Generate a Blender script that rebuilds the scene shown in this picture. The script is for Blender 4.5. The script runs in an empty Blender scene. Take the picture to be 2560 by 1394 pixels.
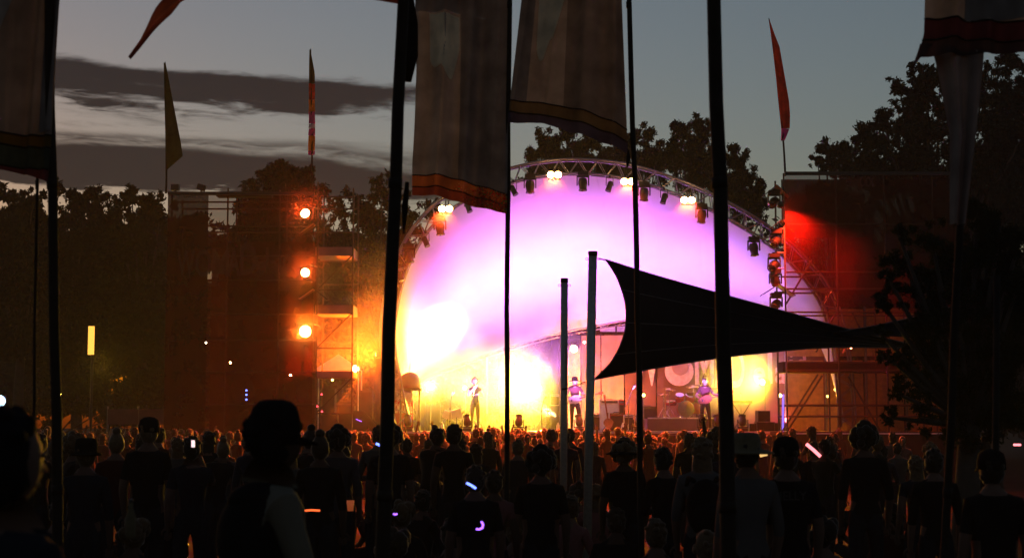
import bpy, math, random
import numpy as np
from mathutils import Vector, Matrix, Euler
from math import radians as R, sin, cos, pi
random.seed(7); rng = np.random.default_rng(7)
S = bpy.context.scene
COL = S.collection

# ------------------------------------------------------------------ camera, sky, sun, exposure
F = 4000.0; PITCH = math.atan((1058 - 697) / F); EYE = 1.75
cam = bpy.data.cameras.new('camera'); cam_ob = bpy.data.objects.new('camera', cam); COL.objects.link(cam_ob)
cam.sensor_width = 36; cam.lens = 36 * F / 2560; cam.clip_end = 3000; cam.clip_start = 0.1
cam_ob.location = (0, 0, EYE); cam_ob.rotation_euler = (pi / 2 + PITCH, 0, 0)
cam.dof.use_dof = True; cam.dof.focus_distance = 40; cam.dof.aperture_fstop = 4.5
S.camera = cam_ob
S.render.engine = 'CYCLES'
S.cycles.use_denoising = True
S.cycles.volume_bounces = 1; S.cycles.max_bounces = 7; S.cycles.transparent_max_bounces = 12
S.cycles.diffuse_bounces = 3; S.cycles.glossy_bounces = 2; S.cycles.sample_clamp_indirect = 4
S.view_settings.view_transform = 'Standard'; S.view_settings.look = 'None'
S.view_settings.gamma = 1; S.view_settings.exposure = 1.0

world = bpy.data.worlds.new('World'); S.world = world; world.use_nodes = True
wt = world.node_tree; wn = wt.nodes; wl = wt.links
SUN_EL, SUN_ROT = R(-0.35), R(-30)
sky = wn.new('ShaderNodeTexSky'); sky.sky_type = 'NISHITA'; sky.sun_disc = False
sky.sun_elevation = SUN_EL; sky.sun_rotation = SUN_ROT; sky.ozone_density = 1.5; sky.dust_density = 1.5

def wmath(op, a, b=None, c=None):
    n = wn.new('ShaderNodeMath'); n.operation = op
    for i, v in enumerate((a, b, c)):
        if v is None: continue
        if isinstance(v, (int, float)): n.inputs[i].default_value = v
        else: wl.new(v, n.inputs[i])
    return n.outputs[0]
def wramp(x, stops):
    n = wn.new('ShaderNodeValToRGB'); wl.new(x, n.inputs[0])
    e = n.color_ramp.elements
    while len(e) < len(stops): e.new(0.5)
    for k, (p, v) in zip(e, stops):
        k.position = p; k.color = (v, v, v, 1) if isinstance(v, (int, float)) else (*v, 1)
    return n.outputs[0]
tc = wn.new('ShaderNodeTexCoord'); sep = wn.new('ShaderNodeSeparateXYZ'); wl.new(tc.outputs['Generated'], sep.inputs[0])
elev = wmath('ARCSINE', sep.outputs[2]); azim = wmath('ARCTAN2', sep.outputs[0], sep.outputs[1])
def wnoise(ka, ke, detail, dist, off=0.0):
    cmb = wn.new('ShaderNodeCombineXYZ'); wl.new(wmath('MULTIPLY', azim, ka), cmb.inputs[0])
    wl.new(wmath('MULTIPLY', wmath('ADD', elev, wmath('MULTIPLY', azim, 0.03)), ke), cmb.inputs[1]); cmb.inputs[2].default_value = off
    n = wn.new('ShaderNodeTexNoise'); n.inputs['Scale'].default_value = 1.0; n.inputs['Detail'].default_value = detail
    n.inputs['Roughness'].default_value = 0.62; n.inputs['Distortion'].default_value = dist; wl.new(cmb.outputs[0], n.inputs['Vector'])
    return wmath('SUBTRACT', n.outputs[0], 0.5)
n1 = wnoise(7.0, 45.0, 6, 0.4); n2 = wnoise(24.0, 170.0, 5, 0.8, 3.7)
# wavy cloud layers: coverage by elevation, ragged by noise, thinning out towards the north-east
ew = wmath('ADD', wmath('ADD', elev, wmath('MULTIPLY', azim, 0.03)), wmath('ADD', wmath('MULTIPLY', n1, 0.030), wmath('MULTIPLY', n2, 0.012)))
t = wmath('MULTIPLY', wmath('SUBTRACT', ew, 0.10), 5.0)        # 0.10 .. 0.30 rad -> 0 .. 1
cover = wramp(t, [(0.0, 0.12), (0.165, 0.22), (0.20, 0.92), (0.27, 0.98), (0.30, 0.62), (0.30, 0.60), (0.33, 0.66), (0.36, 0.36),
                  (0.42, 0.42), (0.465, 0.86), (0.53, 0.93), (0.565, 0.34), (0.60, 0.0), (0.745, 0.0), (0.775, 0.38), (0.80, 0.0), (1.0, 0.0)])
side = wramp(wmath('ADD', wmath('MULTIPLY', azim, 0.8), 0.5), [(0.0, 0.75), (0.25, 1.0), (0.41, 1.0), (0.47, 0.72), (0.54, 0.0), (0.60, 0.1), (0.64, 0.40), (0.68, 0.0), (0.85, 0.5), (1.0, 0.75)])
cl = wmath('ADD', wmath('MULTIPLY', cover, side), wmath('ADD', wmath('MULTIPLY', n1, 0.55), wmath('MULTIPLY', n2, 0.55)))
dens = wn.new('ShaderNodeMapRange'); dens.interpolation_type = 'SMOOTHSTEP'; dens.inputs[1].default_value = 0.38; dens.inputs[2].default_value = 0.80
wl.new(cl, dens.inputs[0])
dm = wmath('MULTIPLY', dens.outputs[0], 0.95)
ccol = wn.new('ShaderNodeMixRGB'); wl.new(t, ccol.inputs[0]); ccol.inputs[1].default_value = (0.072, 0.050, 0.047, 1); ccol.inputs[2].default_value = (0.024, 0.026, 0.034, 1)
smx = wn.new('ShaderNodeMixRGB'); wl.new(dm, smx.inputs[0]); wl.new(sky.outputs[0], smx.inputs[1]); wl.new(ccol.outputs[0], smx.inputs[2])
wbg = wn['Background']; wl.new(smx.outputs[0], wbg.inputs[0]); wbg.inputs[1].default_value = 0.15

sun = bpy.data.lights.new('sun', 'SUN'); sun.energy = 0.02; sun.angle = R(12); sun.color = (1, 0.75, 0.55)
sun_ob = bpy.data.objects.new('sun', sun); COL.objects.link(sun_ob)
sun_ob.rotation_euler = (R(88), 0, pi - SUN_ROT)               # grazing, from where the sun has just set
HAZE_DENSITY = 0.0006

# ------------------------------------------------------------------ helpers
CT, ST_ = cos(PITCH), sin(PITCH)
def at(px, py, D):
    u, v = (px - 1280) / F, (697 - py) / F
    y = CT - v * ST_; z = ST_ + v * CT
    k = D / y
    return Vector((u * k, D, EYE + z * k))
def gz(y):
    return -0.3 * min(1.0, max(0.0, (y - 12) / 35.0))
def lerp(a, b, t): return a + (b - a) * t
def catmull(P, n):
    P = [Vector(p) for p in P]; Q = [P[0] * 2 - P[1]] + P + [P[-1] * 2 - P[-2]]
    out = []
    for i in range(1, len(Q) - 2):
        for k in range(16):
            t = k / 16; a, b, c, d = Q[i - 1], Q[i], Q[i + 1], Q[i + 2]
            out.append(0.5 * ((2 * b) + (c - a) * t + (2 * a - 5 * b + 4 * c - d) * t * t + (3 * b - a - 3 * c + d) * t ** 3))
    out.append(P[-1])
    L = [0]
    for a, b in zip(out, out[1:]): L.append(L[-1] + (b - a).length)
    res = []; j = 0
    for i in range(n):
        s = L[-1] * i / (n - 1)
        while j < len(L) - 2 and L[j + 1] < s: j += 1
        w = (s - L[j]) / max(1e-9, L[j + 1] - L[j]); res.append(out[j].lerp(out[j + 1], min(1, w)))
    return res

class MB:
    def __init__(s, off=(0, 0, 0)): s.v = []; s.f = []; s.m = []; s.off = Vector(off)
    def add(s, vs, fs, mi=0):
        b = len(s.v); s.v += [Vector(v) - s.off for v in vs]
        s.f += [tuple(i + b for i in f) for f in fs]; s.m += [mi] * len(fs); return s
    def box(s, c, d, rot=None, mi=0):
        c = Vector(c); x, y, z = d[0] / 2, d[1] / 2, d[2] / 2
        vs = [Vector(p) for p in ((-x, -y, -z), (x, -y, -z), (x, y, -z), (-x, y, -z), (-x, -y, z), (x, -y, z), (x, y, z), (-x, y, z))]
        if rot is not None: M = Euler(rot).to_matrix(); vs = [M @ v for v in vs]
        return s.add([c + v for v in vs], [(3, 2, 1, 0), (4, 5, 6, 7), (0, 1, 5, 4), (1, 2, 6, 5), (2, 3, 7, 6), (3, 0, 4, 7)], mi)
    def tube(s, pts, r, n=8, mi=0, caps=True, closed=False, flat=1.0):
        pts = [Vector(p) for p in pts]; N = len(pts); vs = []; fs = []
        up = None
        for i, p in enumerate(pts):
            a = pts[i - 1] if (i or closed) else pts[0]; b = pts[(i + 1) % N] if (i < N - 1 or closed) else pts[-1]
            d = (b - a).normalized()
            if up is None:
                up = Vector((0, 0, 1)) if abs(d.z) < 0.9 else Vector((0, 1, 0))
            sx = d.cross(up).normalized(); up = sx.cross(d).normalized()
            rr = r[i] if isinstance(r, (list, tuple)) else r
            for k in range(n):
                t = 2 * pi * k / n; vs.append(p + sx * cos(t) * rr + up * sin(t) * rr * flat)
        for i in range(N if closed else N - 1):
            for k in range(n):
                j = (i + 1) % N
                fs.append((i * n + k, i * n + (k + 1) % n, j * n + (k + 1) % n, j * n + k))
        if caps and not closed: fs += [tuple(range(n))[::-1], tuple((N - 1) * n + k for k in range(n))]
        return s.add(vs, fs, mi)
    def ell(s, c, r, nu=12, nv=8, mi=0, fn=None, M=None):
        c = Vector(c); vs = []; fs = []
        if isinstance(r, (int, float)): r = (r, r, r)
        for j in range(nv + 1):
            ph = pi * j / nv
            for i in range(nu):
                th = 2 * pi * i / nu
                p = Vector((sin(ph) * cos(th), sin(ph) * sin(th), cos(ph)))
                q = Vector((p.x * r[0], p.y * r[1], p.z * r[2]))
                if fn: q = fn(p, q)
                if M is not None: q = M @ q
                vs.append(c + q)
        for j in range(nv):
            for i in range(nu):
                fs.append((j * nu + i, (j + 1) * nu + i, (j + 1) * nu + (i + 1) % nu, j * nu + (i + 1) % nu))
        return s.add(vs, fs, mi)
    def lathe(s, prof, n=16, c=(0, 0, 0), M=None, mi=0):
        c = Vector(c); vs = []; fs = []
        for (r, z) in prof:
            for k in range(n):
                t = 2 * pi * k / n; q = Vector((r * cos(t), r * sin(t), z))
                if M is not None: q = M @ q
                vs.append(c + q)
        for i in range(len(prof) - 1):
            for k in range(n): fs.append((i * n + k, i * n + (k + 1) % n, (i + 1) * n + (k + 1) % n, (i + 1) * n + k))
        if prof[0][0] > 0: fs.append(tuple(range(n))[::-1])
        if prof[-1][0] > 0: fs.append(tuple((len(prof) - 1) * n + k for k in range(n)))
        return s.add(vs, fs, mi)
    def grid(s, fn, nu, nv, mi=0):
        vs = [fn(i / nu, j / nv) for j in range(nv + 1) for i in range(nu + 1)]; w = nu + 1
        return s.add(vs, [(j * w + i, j * w + i + 1, (j + 1) * w + i + 1, (j + 1) * w + i) for j in range(nv) for i in range(nu)], mi)
    def prism(s, outline, a, b, mi=0):
        """outline: list of 3-D points; extruded from offset vector a to offset vector b"""
        a, b = Vector(a), Vector(b); n = len(outline); o = [Vector(p) for p in outline]
        vs = [p + a for p in o] + [p + b for p in o]
        fs = [tuple(range(n))[::-1], tuple(range(n, 2 * n))] + [(i, (i + 1) % n, n + (i + 1) % n, n + i) for i in range(n)]
        return s.add(vs, fs, mi)
    def mesh(s, name, mats, smooth=False):
        me = bpy.data.meshes.new(name); me.from_pydata([tuple(v) for v in s.v], [], s.f)
        for m in (mats if isinstance(mats, (list, tuple)) else [mats]): me.materials.append(m)
        me.polygons.foreach_set('material_index', s.m)
        if smooth: me.polygons.foreach_set('use_smooth', [True] * len(s.f))
        me.update(); return me
    def build(s, name, mats, parent=None, smooth=False):
        return inst(name, s.mesh(name, mats, smooth), parent)

def inst(name, me, parent=None, loc=(0, 0, 0), rot=(0, 0, 0), scale=None):
    o = bpy.data.objects.new(name, me); COL.objects.link(o)
    o.location = loc; o.rotation_euler = rot
    if scale is not None: o.scale = (scale,) * 3 if isinstance(scale, (int, float)) else scale
    if parent is not None: o.parent = parent
    return o
def tag(o, label=None, cat=None, group=None, kind=None):
    if label: o['label'] = label
    if cat: o['category'] = cat
    if group: o['group'] = group
    if kind: o['kind'] = kind
    return o
def thing(name, label, cat, loc=(0, 0, 0), rot=(0, 0, 0), group=None, scale=None):
    o = inst(name, None, None, loc, rot, scale); return tag(o, label, cat, group)

# ------------------------------------------------------------------ materials
def mat(name, col, rough=0.7, metal=0.0, var=0.25, scale=6.0, spec=0.4, rnd=None, bump=0.0):
    m = bpy.data.materials.new(name); m.use_nodes = True; nt = m.node_tree; b = nt.nodes['Principled BSDF']
    b.inputs['Roughness'].default_value = rough; b.inputs['Metallic'].default_value = metal
    b.inputs['Specular IOR Level'].default_value = spec
    t = nt.nodes.new('ShaderNodeTexCoord'); n = nt.nodes.new('ShaderNodeTexNoise')
    n.inputs['Scale'].default_value = scale; n.inputs['Detail'].default_value = 5
    nt.links.new(t.outputs['Object'], n.inputs['Vector'])
    mr = nt.nodes.new('ShaderNodeMapRange'); mr.inputs[1].default_value = 0.3; mr.inputs[2].default_value = 0.7
    mr.inputs[3].default_value = 1 - var; mr.inputs[4].default_value = 1 + var
    nt.links.new(n.outputs[0], mr.inputs[0])
    mx = nt.nodes.new('ShaderNodeVectorMath'); mx.operation = 'SCALE'
    if rnd:
        oi = nt.nodes.new('ShaderNodeObjectInfo'); cr = nt.nodes.new('ShaderNodeValToRGB'); cr.color_ramp.interpolation = 'CONSTANT'
        e = cr.color_ramp.elements
        while len(e) < len(rnd): e.new(0.5)
        for i, (k, c) in enumerate(zip(e, rnd)): k.position = i / len(rnd); k.color = (*c, 1)
        nt.links.new(oi.outputs['Random'], cr.inputs[0]); nt.links.new(cr.outputs[0], mx.inputs[0])
    else: mx.inputs[0].default_value = col
    nt.links.new(mr.outputs[0], mx.inputs['Scale']); nt.links.new(mx.outputs[0], b.inputs['Base Color'])
    if bump:
        bp = nt.nodes.new('ShaderNodeBump'); bp.inputs['Strength'].default_value = bump; bp.inputs['Distance'].default_value = 0.02
        nt.links.new(n.outputs[0], bp.inputs['Height']); nt.links.new(bp.outputs[0], b.inputs['Normal'])
    return m
def sheen(m, w, tint=(1, .95, .9)):
    b = m.node_tree.nodes['Principled BSDF']; b.inputs['Sheen Weight'].default_value = w; b.inputs['Sheen Roughness'].default_value = 0.35; b.inputs['Sheen Tint'].default_value = (*tint, 1)
def emis(name, col, st):
    m = bpy.data.materials.new(name); m.use_nodes = True; nt = m.node_tree
    b = nt.nodes['Principled BSDF']; b.inputs['Base Color'].default_value = (*col, 1)
    b.inputs['Emission Color'].default_value = (*col, 1); b.inputs['Emission Strength'].default_value = st
    return m
def cloth(name, col, transl=0.4, transp=0.0, var=0.2, scale=5.0, rough=1.0, tcol=None, island=None):
    """woven cloth: diffuse and translucent, an open weave may let some light straight through"""
    m = bpy.data.materials.new(name); m.use_nodes = True; nt = m.node_tree; L = nt.links
    nt.nodes.remove(nt.nodes['Principled BSDF']); out = nt.nodes['Material Output']
    d = nt.nodes.new('ShaderNodeBsdfDiffuse'); tr = nt.nodes.new('ShaderNodeBsdfTranslucent'); mx = nt.nodes.new('ShaderNodeMixShader')
    t = nt.nodes.new('ShaderNodeTexCoord'); n = nt.nodes.new('ShaderNodeTexNoise'); n.inputs['Scale'].default_value = scale; n.inputs['Detail'].default_value = 4
    L.new(t.outputs['Object'], n.inputs['Vector'])
    mr = nt.nodes.new('ShaderNodeMapRange'); mr.inputs[1].default_value = 0.3; mr.inputs[2].default_value = 0.7; mr.inputs[3].default_value = 1 - var; mr.inputs[4].default_value = 1 + var
    L.new(n.outputs[0], mr.inputs[0])
    def tint(c, sock):
        sc = nt.nodes.new('ShaderNodeVectorMath'); sc.operation = 'SCALE'
        if island:
            g = nt.nodes.new('ShaderNodeNewGeometry'); cr = nt.nodes.new('ShaderNodeValToRGB'); cr.color_ramp.interpolation = 'CONSTANT'; e = cr.color_ramp.elements
            while len(e) < len(island): e.new(0.5)
            for i, (k, cc) in enumerate(zip(e, island)): k.position = i / len(island); k.color = (*cc, 1)
            L.new(g.outputs['Random Per Island'], cr.inputs[0]); L.new(cr.outputs[0], sc.inputs[0])
        else: sc.inputs[0].default_value = c
        L.new(mr.outputs[0], sc.inputs['Scale']); L.new(sc.outputs[0], sock)
    tint(col, d.inputs[0]); tint(tcol or col, tr.inputs[0]); mx.inputs[0].default_value = transl
    L.new(d.outputs[0], mx.inputs[1]); L.new(tr.outputs[0], mx.inputs[2]); sh = mx.outputs[0]
    if transp > 0:
        tp = nt.nodes.new('ShaderNodeBsdfTransparent'); m2 = nt.nodes.new('ShaderNodeMixShader'); m2.inputs[0].default_value = transp
        L.new(sh, m2.inputs[1]); L.new(tp.outputs[0], m2.inputs[2]); sh = m2.outputs[0]
    L.new(sh, out.inputs[0]); return m

M = {}
M['black'] = mat('black_metal', (0.012, 0.012, 0.013), 0.45)
M['matt_black'] = mat('matt_black', (0.012, 0.011, 0.011), 0.95, spec=0.05)
M['alu'] = mat('truss_aluminium', (0.30, 0.30, 0.31), 0.42, 0.85, 0.12)
M['galv'] = mat('galvanised_steel', (0.16, 0.16, 0.165), 0.6, 0.5, 0.25)
M['steel'] = mat('brushed_steel', (0.34, 0.33, 0.30), 0.35, 0.35, 0.15, 30)
M['pole'] = mat('dark_flag_pole', (0.010, 0.009, 0.008), 0.7, spec=0.1, metal=0, var=.35, scale=9, bump=.3)
# 0, 0.35, 9, bump=0.3)
M['canopy'] = cloth('white_canopy_fabric', (0.72, 0.72, 0.74), 0.22, 0, 0.05, 0.8)
M['deck'] = mat('stage_deck', (0.10, 0.075, 0.065), 0.55, 0, 0.3, 3)
M['deckedge'] = mat('deck_edge_trim', (0.55, 0.52, 0.5), 0.5)
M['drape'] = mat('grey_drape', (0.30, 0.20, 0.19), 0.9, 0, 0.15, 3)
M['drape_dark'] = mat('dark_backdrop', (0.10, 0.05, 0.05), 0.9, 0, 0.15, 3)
M['letter'] = mat('pale_letters', (0.62, 0.50, 0.55), 0.8)
M['cream'] = mat('cream_panel', (0.7, 0.66, 0.55), 0.7)
M['dark_steel'] = mat('dark_scaffold_steel', (0.07, 0.055, 0.05), 0.7, 0.3, 0.3)  # darker than the galvanised steel, toned down for the tower tubes
M['tan'] = mat('tan_canvas', (0.34, 0.17, 0.05), 0.9)
M['white'] = mat('white_paint', (0.75, 0.75, 0.74), 0.5, 0, 0.08)
M['wood'] = mat('varnished_wood', (0.32, 0.10, 0.03), 0.3, 0, 0.3, 12)
M['chrome'] = mat('chrome', (0.8, 0.8, 0.8), 0.15, 1, 0.05)
M['drum'] = mat('red_drum_shell', (0.35, 0.04, 0.05), 0.25, 0, 0.15)
M['drumskin'] = mat('dark_drum_skin', (0.02, 0.012, 0.012), 0.6)
M['cymbal'] = mat('brass_cymbal', (0.75, 0.55, 0.22), 0.25, 1, 0.1)
M['sail'] = mat('navy_shade_sail', (0.006, 0.006, 0.010), 0.95, 0, 0.3, 2, spec=0.1)
M['scrim'] = cloth('maroon_mesh_scrim', (0.075, 0.0075, 0.0065), 0.45, 0.38, 0.2, 2)
M['scrim_dense'] = cloth('dark_scrim', (0.032, 0.006, 0.005), 0.25, 0.04, 0.2, 2)
M['scrim_letter'] = cloth('faded_scrim_letters', (0.22, 0.08, 0.075), 0.4, 0.4, 0.4, 3)
M['bark'] = mat('bark', (0.03, 0.023, 0.017), 0.9, 0, 0.4, 5, bump=0.4)
M['leaf'] = cloth('dark_gum_leaves', (0.013, 0.019, 0.008), 0.3, 0, 0.5, 0.6)
M['leaf2'] = cloth('olive_leaves', (0.024, 0.031, 0.009), 0.35, 0, 0.5, 0.5)
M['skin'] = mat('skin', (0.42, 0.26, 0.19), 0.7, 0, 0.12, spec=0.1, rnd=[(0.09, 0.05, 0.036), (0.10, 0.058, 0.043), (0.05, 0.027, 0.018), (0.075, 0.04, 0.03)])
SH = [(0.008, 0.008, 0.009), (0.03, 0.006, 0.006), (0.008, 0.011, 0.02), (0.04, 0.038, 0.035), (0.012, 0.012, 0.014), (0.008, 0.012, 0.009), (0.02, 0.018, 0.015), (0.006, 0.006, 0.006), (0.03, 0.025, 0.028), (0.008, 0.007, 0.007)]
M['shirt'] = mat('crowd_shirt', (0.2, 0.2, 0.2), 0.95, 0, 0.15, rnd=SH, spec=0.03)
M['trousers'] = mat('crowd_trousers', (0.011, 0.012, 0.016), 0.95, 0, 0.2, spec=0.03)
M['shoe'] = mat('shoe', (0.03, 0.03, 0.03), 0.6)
sheen(M['shirt'], .15)
M['eye'] = mat('eye_dark', (0.01, 0.01, 0.01), 0.3)
M['hair'] = mat('hair', (0.05, 0.03, 0.02), 0.7, 0, 0.3, 40, spec=0.12, rnd=[(0.010, 0.008, 0.006), (0.025, 0.015, 0.008), (0.06, 0.035, 0.016), (0.013, 0.01, 0.007), (0.08, 0.05, 0.025)])
sheen(M['hair'], .30)
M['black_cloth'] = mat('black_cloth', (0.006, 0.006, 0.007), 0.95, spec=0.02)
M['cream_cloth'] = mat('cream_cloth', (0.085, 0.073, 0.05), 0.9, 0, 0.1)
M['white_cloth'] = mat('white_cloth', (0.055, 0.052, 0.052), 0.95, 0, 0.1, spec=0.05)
M['straw'] = mat('straw', (0.07, 0.055, 0.025), 0.8, 0, 0.2, 30)
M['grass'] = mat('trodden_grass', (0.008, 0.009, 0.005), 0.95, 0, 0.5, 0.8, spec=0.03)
M['maroon_shirt'] = mat('maroon_shirt', (0.10, 0.03, 0.03), 0.9)
M['print'] = mat('faint_print', (0.03, 0.03, 0.03), 0.9)
M['stage_skin'] = mat('warm_skin', (0.45, 0.28, 0.2), 0.6)
M['stage_shirt'] = mat('faded_shirt', (0.12, 0.06, 0.05), 0.9)
M['lens'] = mat('dark_glass_lens', (0.02, 0.02, 0.022), 0.08, 0, 0.05, spec=0.9)
M['lamp_warm'] = emis('lamp_warm', (1, 0.52, 0.16), 45)
M['lamp_red'] = emis('lamp_red', (1, 0.30, 0.10), 40)
M['lamp_red_low'] = emis('lamp_amber', (1, 0.42, 0.08), 60)
M['lamp_white'] = emis('lamp_white', (1, 0.92, 0.7), 8)
M['lamp_yellow'] = emis('lamp_yellow', (1, 0.8, 0.12), 25)
M['lamp_small'] = emis('lamp_small', (1, 0.85, 0.15), 7)
M['led_red'] = emis('led_red', (1, 0.05, 0.08), 2.5)
M['led_blue'] = emis('led_blue', (0.12, 0.18, 1.0), 2.2)
M['led_violet'] = emis('led_violet', (0.30, 0.10, 1.0), 1.6)

# ------------------------------------------------------------------ lamps' light
def spot(loc, target, energy, col, size=90, blend=0.3, radius=0.08, parent=None, name='lamp_light'):
    l = bpy.data.lights.new(name, 'SPOT'); l.energy = energy; l.color = col; l.spot_size = R(size); l.spot_blend = blend; l.shadow_soft_size = radius
    o = bpy.data.objects.new(name, l); COL.objects.link(o); o.location = loc
    o.rotation_euler = (Vector(target) - Vector(loc)).to_track_quat('-Z', 'Y').to_euler()
    if parent is not None:
        o.parent = parent; o.matrix_parent_inverse = parent.matrix_world.inverted() if False else Matrix.Identity(4)
    return o
def point(loc, energy, col, radius=0.08, name='lamp_light'):
    l = bpy.data.lights.new(name, 'POINT'); l.energy = energy; l.color = col; l.shadow_soft_size = radius
    o = bpy.data.objects.new(name, l); COL.objects.link(o); o.location = loc; return o

# ------------------------------------------------------------------ ground
def ground_fn(u, v):
    x = (u - 0.5) * 900
    y = -40 + 740 * v ** 2.2
    return Vector((x, y, gz(y)))
g = MB().grid(ground_fn, 30, 60).build('ground', M['grass']); tag(g, 'trodden dark grass field the crowd stands on', kind='structure')

DECK = at(1280, 1078, 50).z
# ------------------------------------------------------------------ stage
X0, X1 = at(640, 1078, 50).x, at(2250, 1078, 50).x
stage = thing('stage', 'broad raised concert stage with pale lit front edge', 'stage', (0, 50, 0))
off = (0, 50, 0)
nb = 12
for i in range(nb):                                     # deck boards in 1.25 m modules
    a, b = lerp(X0, X1, i / nb), lerp(X0, X1, (i + 1) / nb)
    MB(off).box(((a + b) / 2, 55.53, DECK - 0.06), (b - a - 0.02, 10.9, 0.12)).build('deck_board', M['deck'], stage)
MB(off).box(((X0 + X1) / 2, 50.04, DECK - 0.03), (X1 - X0, 0.06, 0.07)).build('edge_trim', M['deckedge'], stage)
def skirt_fn(u, v):
    return Vector((lerp(X0, X1, u), 50.16 + 0.05 * sin(u * 380), lerp(DECK - 0.13, gz(50), v)))
MB(off).grid(skirt_fn, 500, 3).build('front_skirt', M['matt_black'], stage, True)
for i in range(9):
    x = lerp(X0 + 0.4, X1 - 0.4, i / 8)
    MB(off).tube([(x, 51.5, gz(51)), (x, 51.5, DECK - 0.13)], 0.04).build('leg', M['galv'], stage)

# ------------------------------------------------------------------ canopy: front truss arch, back arch, fabric between
OUT = [(990, 1066), (968, 960), (954, 880), (951, 820), (960, 750), (975, 690), (998, 630), (1032, 570), (1076, 520), (1130, 480), (1190, 450),
       (1262, 425), (1345, 407), (1430, 400), (1520, 405), (1600, 420), (1680, 445), (1760, 478), (1840, 518), (1910, 560), (1970, 603),
       (2022, 655), (2062, 705), (2090, 755), (2110, 820), (2124, 900), (2134, 1000), (2136, 1066)]
NS = 85
outer = catmull([at(x, y, 51.0) for x, y in OUT], NS)
cen = Vector((sum(p.x for p in outer) / NS, 51, DECK + 1.0))
inner = []
for i, p in enumerate(outer):
    d = (outer[min(NS - 1, i + 1)] - outer[max(0, i - 1)]).normalized()
    nrm = Vector((d.z, 0, -d.x))
    if nrm.dot(cen - p) < 0: nrm = -nrm
    inner.append(p + nrm * 0.46)
canopy = thing('stage_canopy', 'huge white fabric shell over the stage, lit violet, on a curved lattice truss', 'stage canopy', (0, 51, 0))
off = (0, 51, 0)
Y = lambda P, dy: [p + Vector((0, dy, 0)) for p in P]
arch = inst('front_arch', MB(off).tube(Y(outer, -0.21), 0.032, 8).mesh('front_arch', M['alu'], True), canopy)
for P in (Y(outer, 0.21), Y(inner, -0.21), Y(inner, 0.21)):
    MB(off).tube(P, 0.032, 8).build('chord', M['alu'], arch, True)
for i in range(0, NS - 1):
    o0, o1, i0, i1 = outer[i], outer[i + 1], inner[i], inner[i + 1]
    a, b = (o0, i1) if i % 2 == 0 else (i0, o1)
    f = Vector((0, -0.21, 0))
    MB(off).tube([a + f, b + f], 0.016, 6).build('brace', M['alu'], arch)
    MB(off).tube([a - f, b - f], 0.016, 6).build('brace', M['alu'], arch)
    if i % 2 == 0: MB(off).tube([o0 + f, o0 - f], 0.016, 6).build('brace', M['alu'], arch)
    else: MB(off).tube([i0 + f, i0 - f], 0.016, 6).build('brace', M['alu'], arch)
BACK = [(992, 1000), (1018, 972), (1060, 945), (1130, 915), (1265, 868), (1400, 832), (1480, 816), (1560, 801), (1660, 786), (1760, 778), (1860, 778),
        (1940, 782), (2010, 800), (2060, 840), (2092, 900), (2110, 980), (2116, 1050)]
back = catmull([at(x, y, 57.5) for x, y in BACK], NS)
barch = inst('back_arch', MB(off).tube(back, 0.05, 8).mesh('back_arch', M['alu'], True), canopy)
back2 = [p + Vector((0, 0.35, -0.12)) for p in back]
MB(off).tube(back2, 0.03, 8).build('chord', M['alu'], barch, True)
for i in range(0, NS - 1, 2):
    MB(off).tube([back[i], back2[i + 1]], 0.014, 5).build('brace', M['alu'], barch)
    MB(off).tube([back2[i + 1], back[min(NS - 1, i + 2)]], 0.014, 5).build('brace', M['alu'], barch)
def fab(t, v):
    k = t * (NS - 1); i = min(NS - 2, int(k)); w = k - i
    a = inner[i].lerp(inner[i + 1], w) + Vector((0, 0.26, 0)); b = back[i].lerp(back[i + 1], w)
    p = a.lerp(b, v); c = Vector((at(1480, 1000, 54).x, p.y, DECK + 1.5))
    return p + (c - p) * 0.10 * 4 * v * (1 - v) * min(1, 4 * t, 4 * (1 - t))
NP = 14
for k in range(NP):
    MB(off).grid(lambda u, v: fab((k + u) / NP, v), 8, 18).build('fabric_panel', M['canopy'], canopy, True)
for k in range(1, NP):
    MB(off).tube([fab(k / NP, j / 18) for j in range(19)], 0.005, 5).build('seam', M['canopy'], canopy, True)

# ------------------------------------------------------------------ stage fixtures
LIB = {}
LIB['mh_base'] = MB().box((0, 0, -0.06), (0.34, 0.28, 0.12)).box((0, 0, 0.02), (0.1, 0.06, 0.06)).mesh('base', M['black'])
LIB['mh_yoke'] = MB().box((0, 0, -0.15), (0.40, 0.10, 0.05)).box((-0.185, 0, -0.30), (0.035, 0.12, 0.28)).box((0.185, 0, -0.30), (0.035, 0.12, 0.28)).mesh('yoke', M['black'])
LIB['mh_head'] = MB().lathe([(0.06, 0.17), (0.12, 0.15), (0.145, 0.06), (0.15, -0.02), (0.125, -0.12), (0.12, -0.2), (0.14, -0.22), (0.14, -0.25), (0.12, -0.25)], 16).mesh('head', M['black'], True)
LIB['mh_lens'] = MB().lathe([(0.118, -0.235), (0.10, -0.262), (0.05, -0.275), (0.0, -0.28)], 16).mesh('lens', M['lens'], True)
LIB['can'] = MB().lathe([(0.05, 0.16), (0.085, 0.13), (0.09, -0.16), (0.098, -0.17), (0.098, -0.19), (0.085, -0.19)], 14).mesh('can', M['black'], True)
LIB['can_lens'] = MB().lathe([(0.084, -0.175), (0.05, -0.186), (0, -0.19)], 14).mesh('lens', M['lens'], True)
LIB['bracket'] = MB().tube([(-0.11, 0, -0.32), (-0.11, 0, -0.06), (0.11, 0, -0.06), (0.11, 0, -0.32)], 0.014, 6).box((0, 0, -0.03), (0.06, 0.06, 0.08)).mesh('bracket', M['black'])
def aimrot(d): return Vector(d).normalized().to_track_quat('-Z', 'Y').to_euler()
def lens_mat(o, m):
    if m is not None: o.material_slots[0].link = 'OBJECT'; o.material_slots[0].material = m
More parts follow.
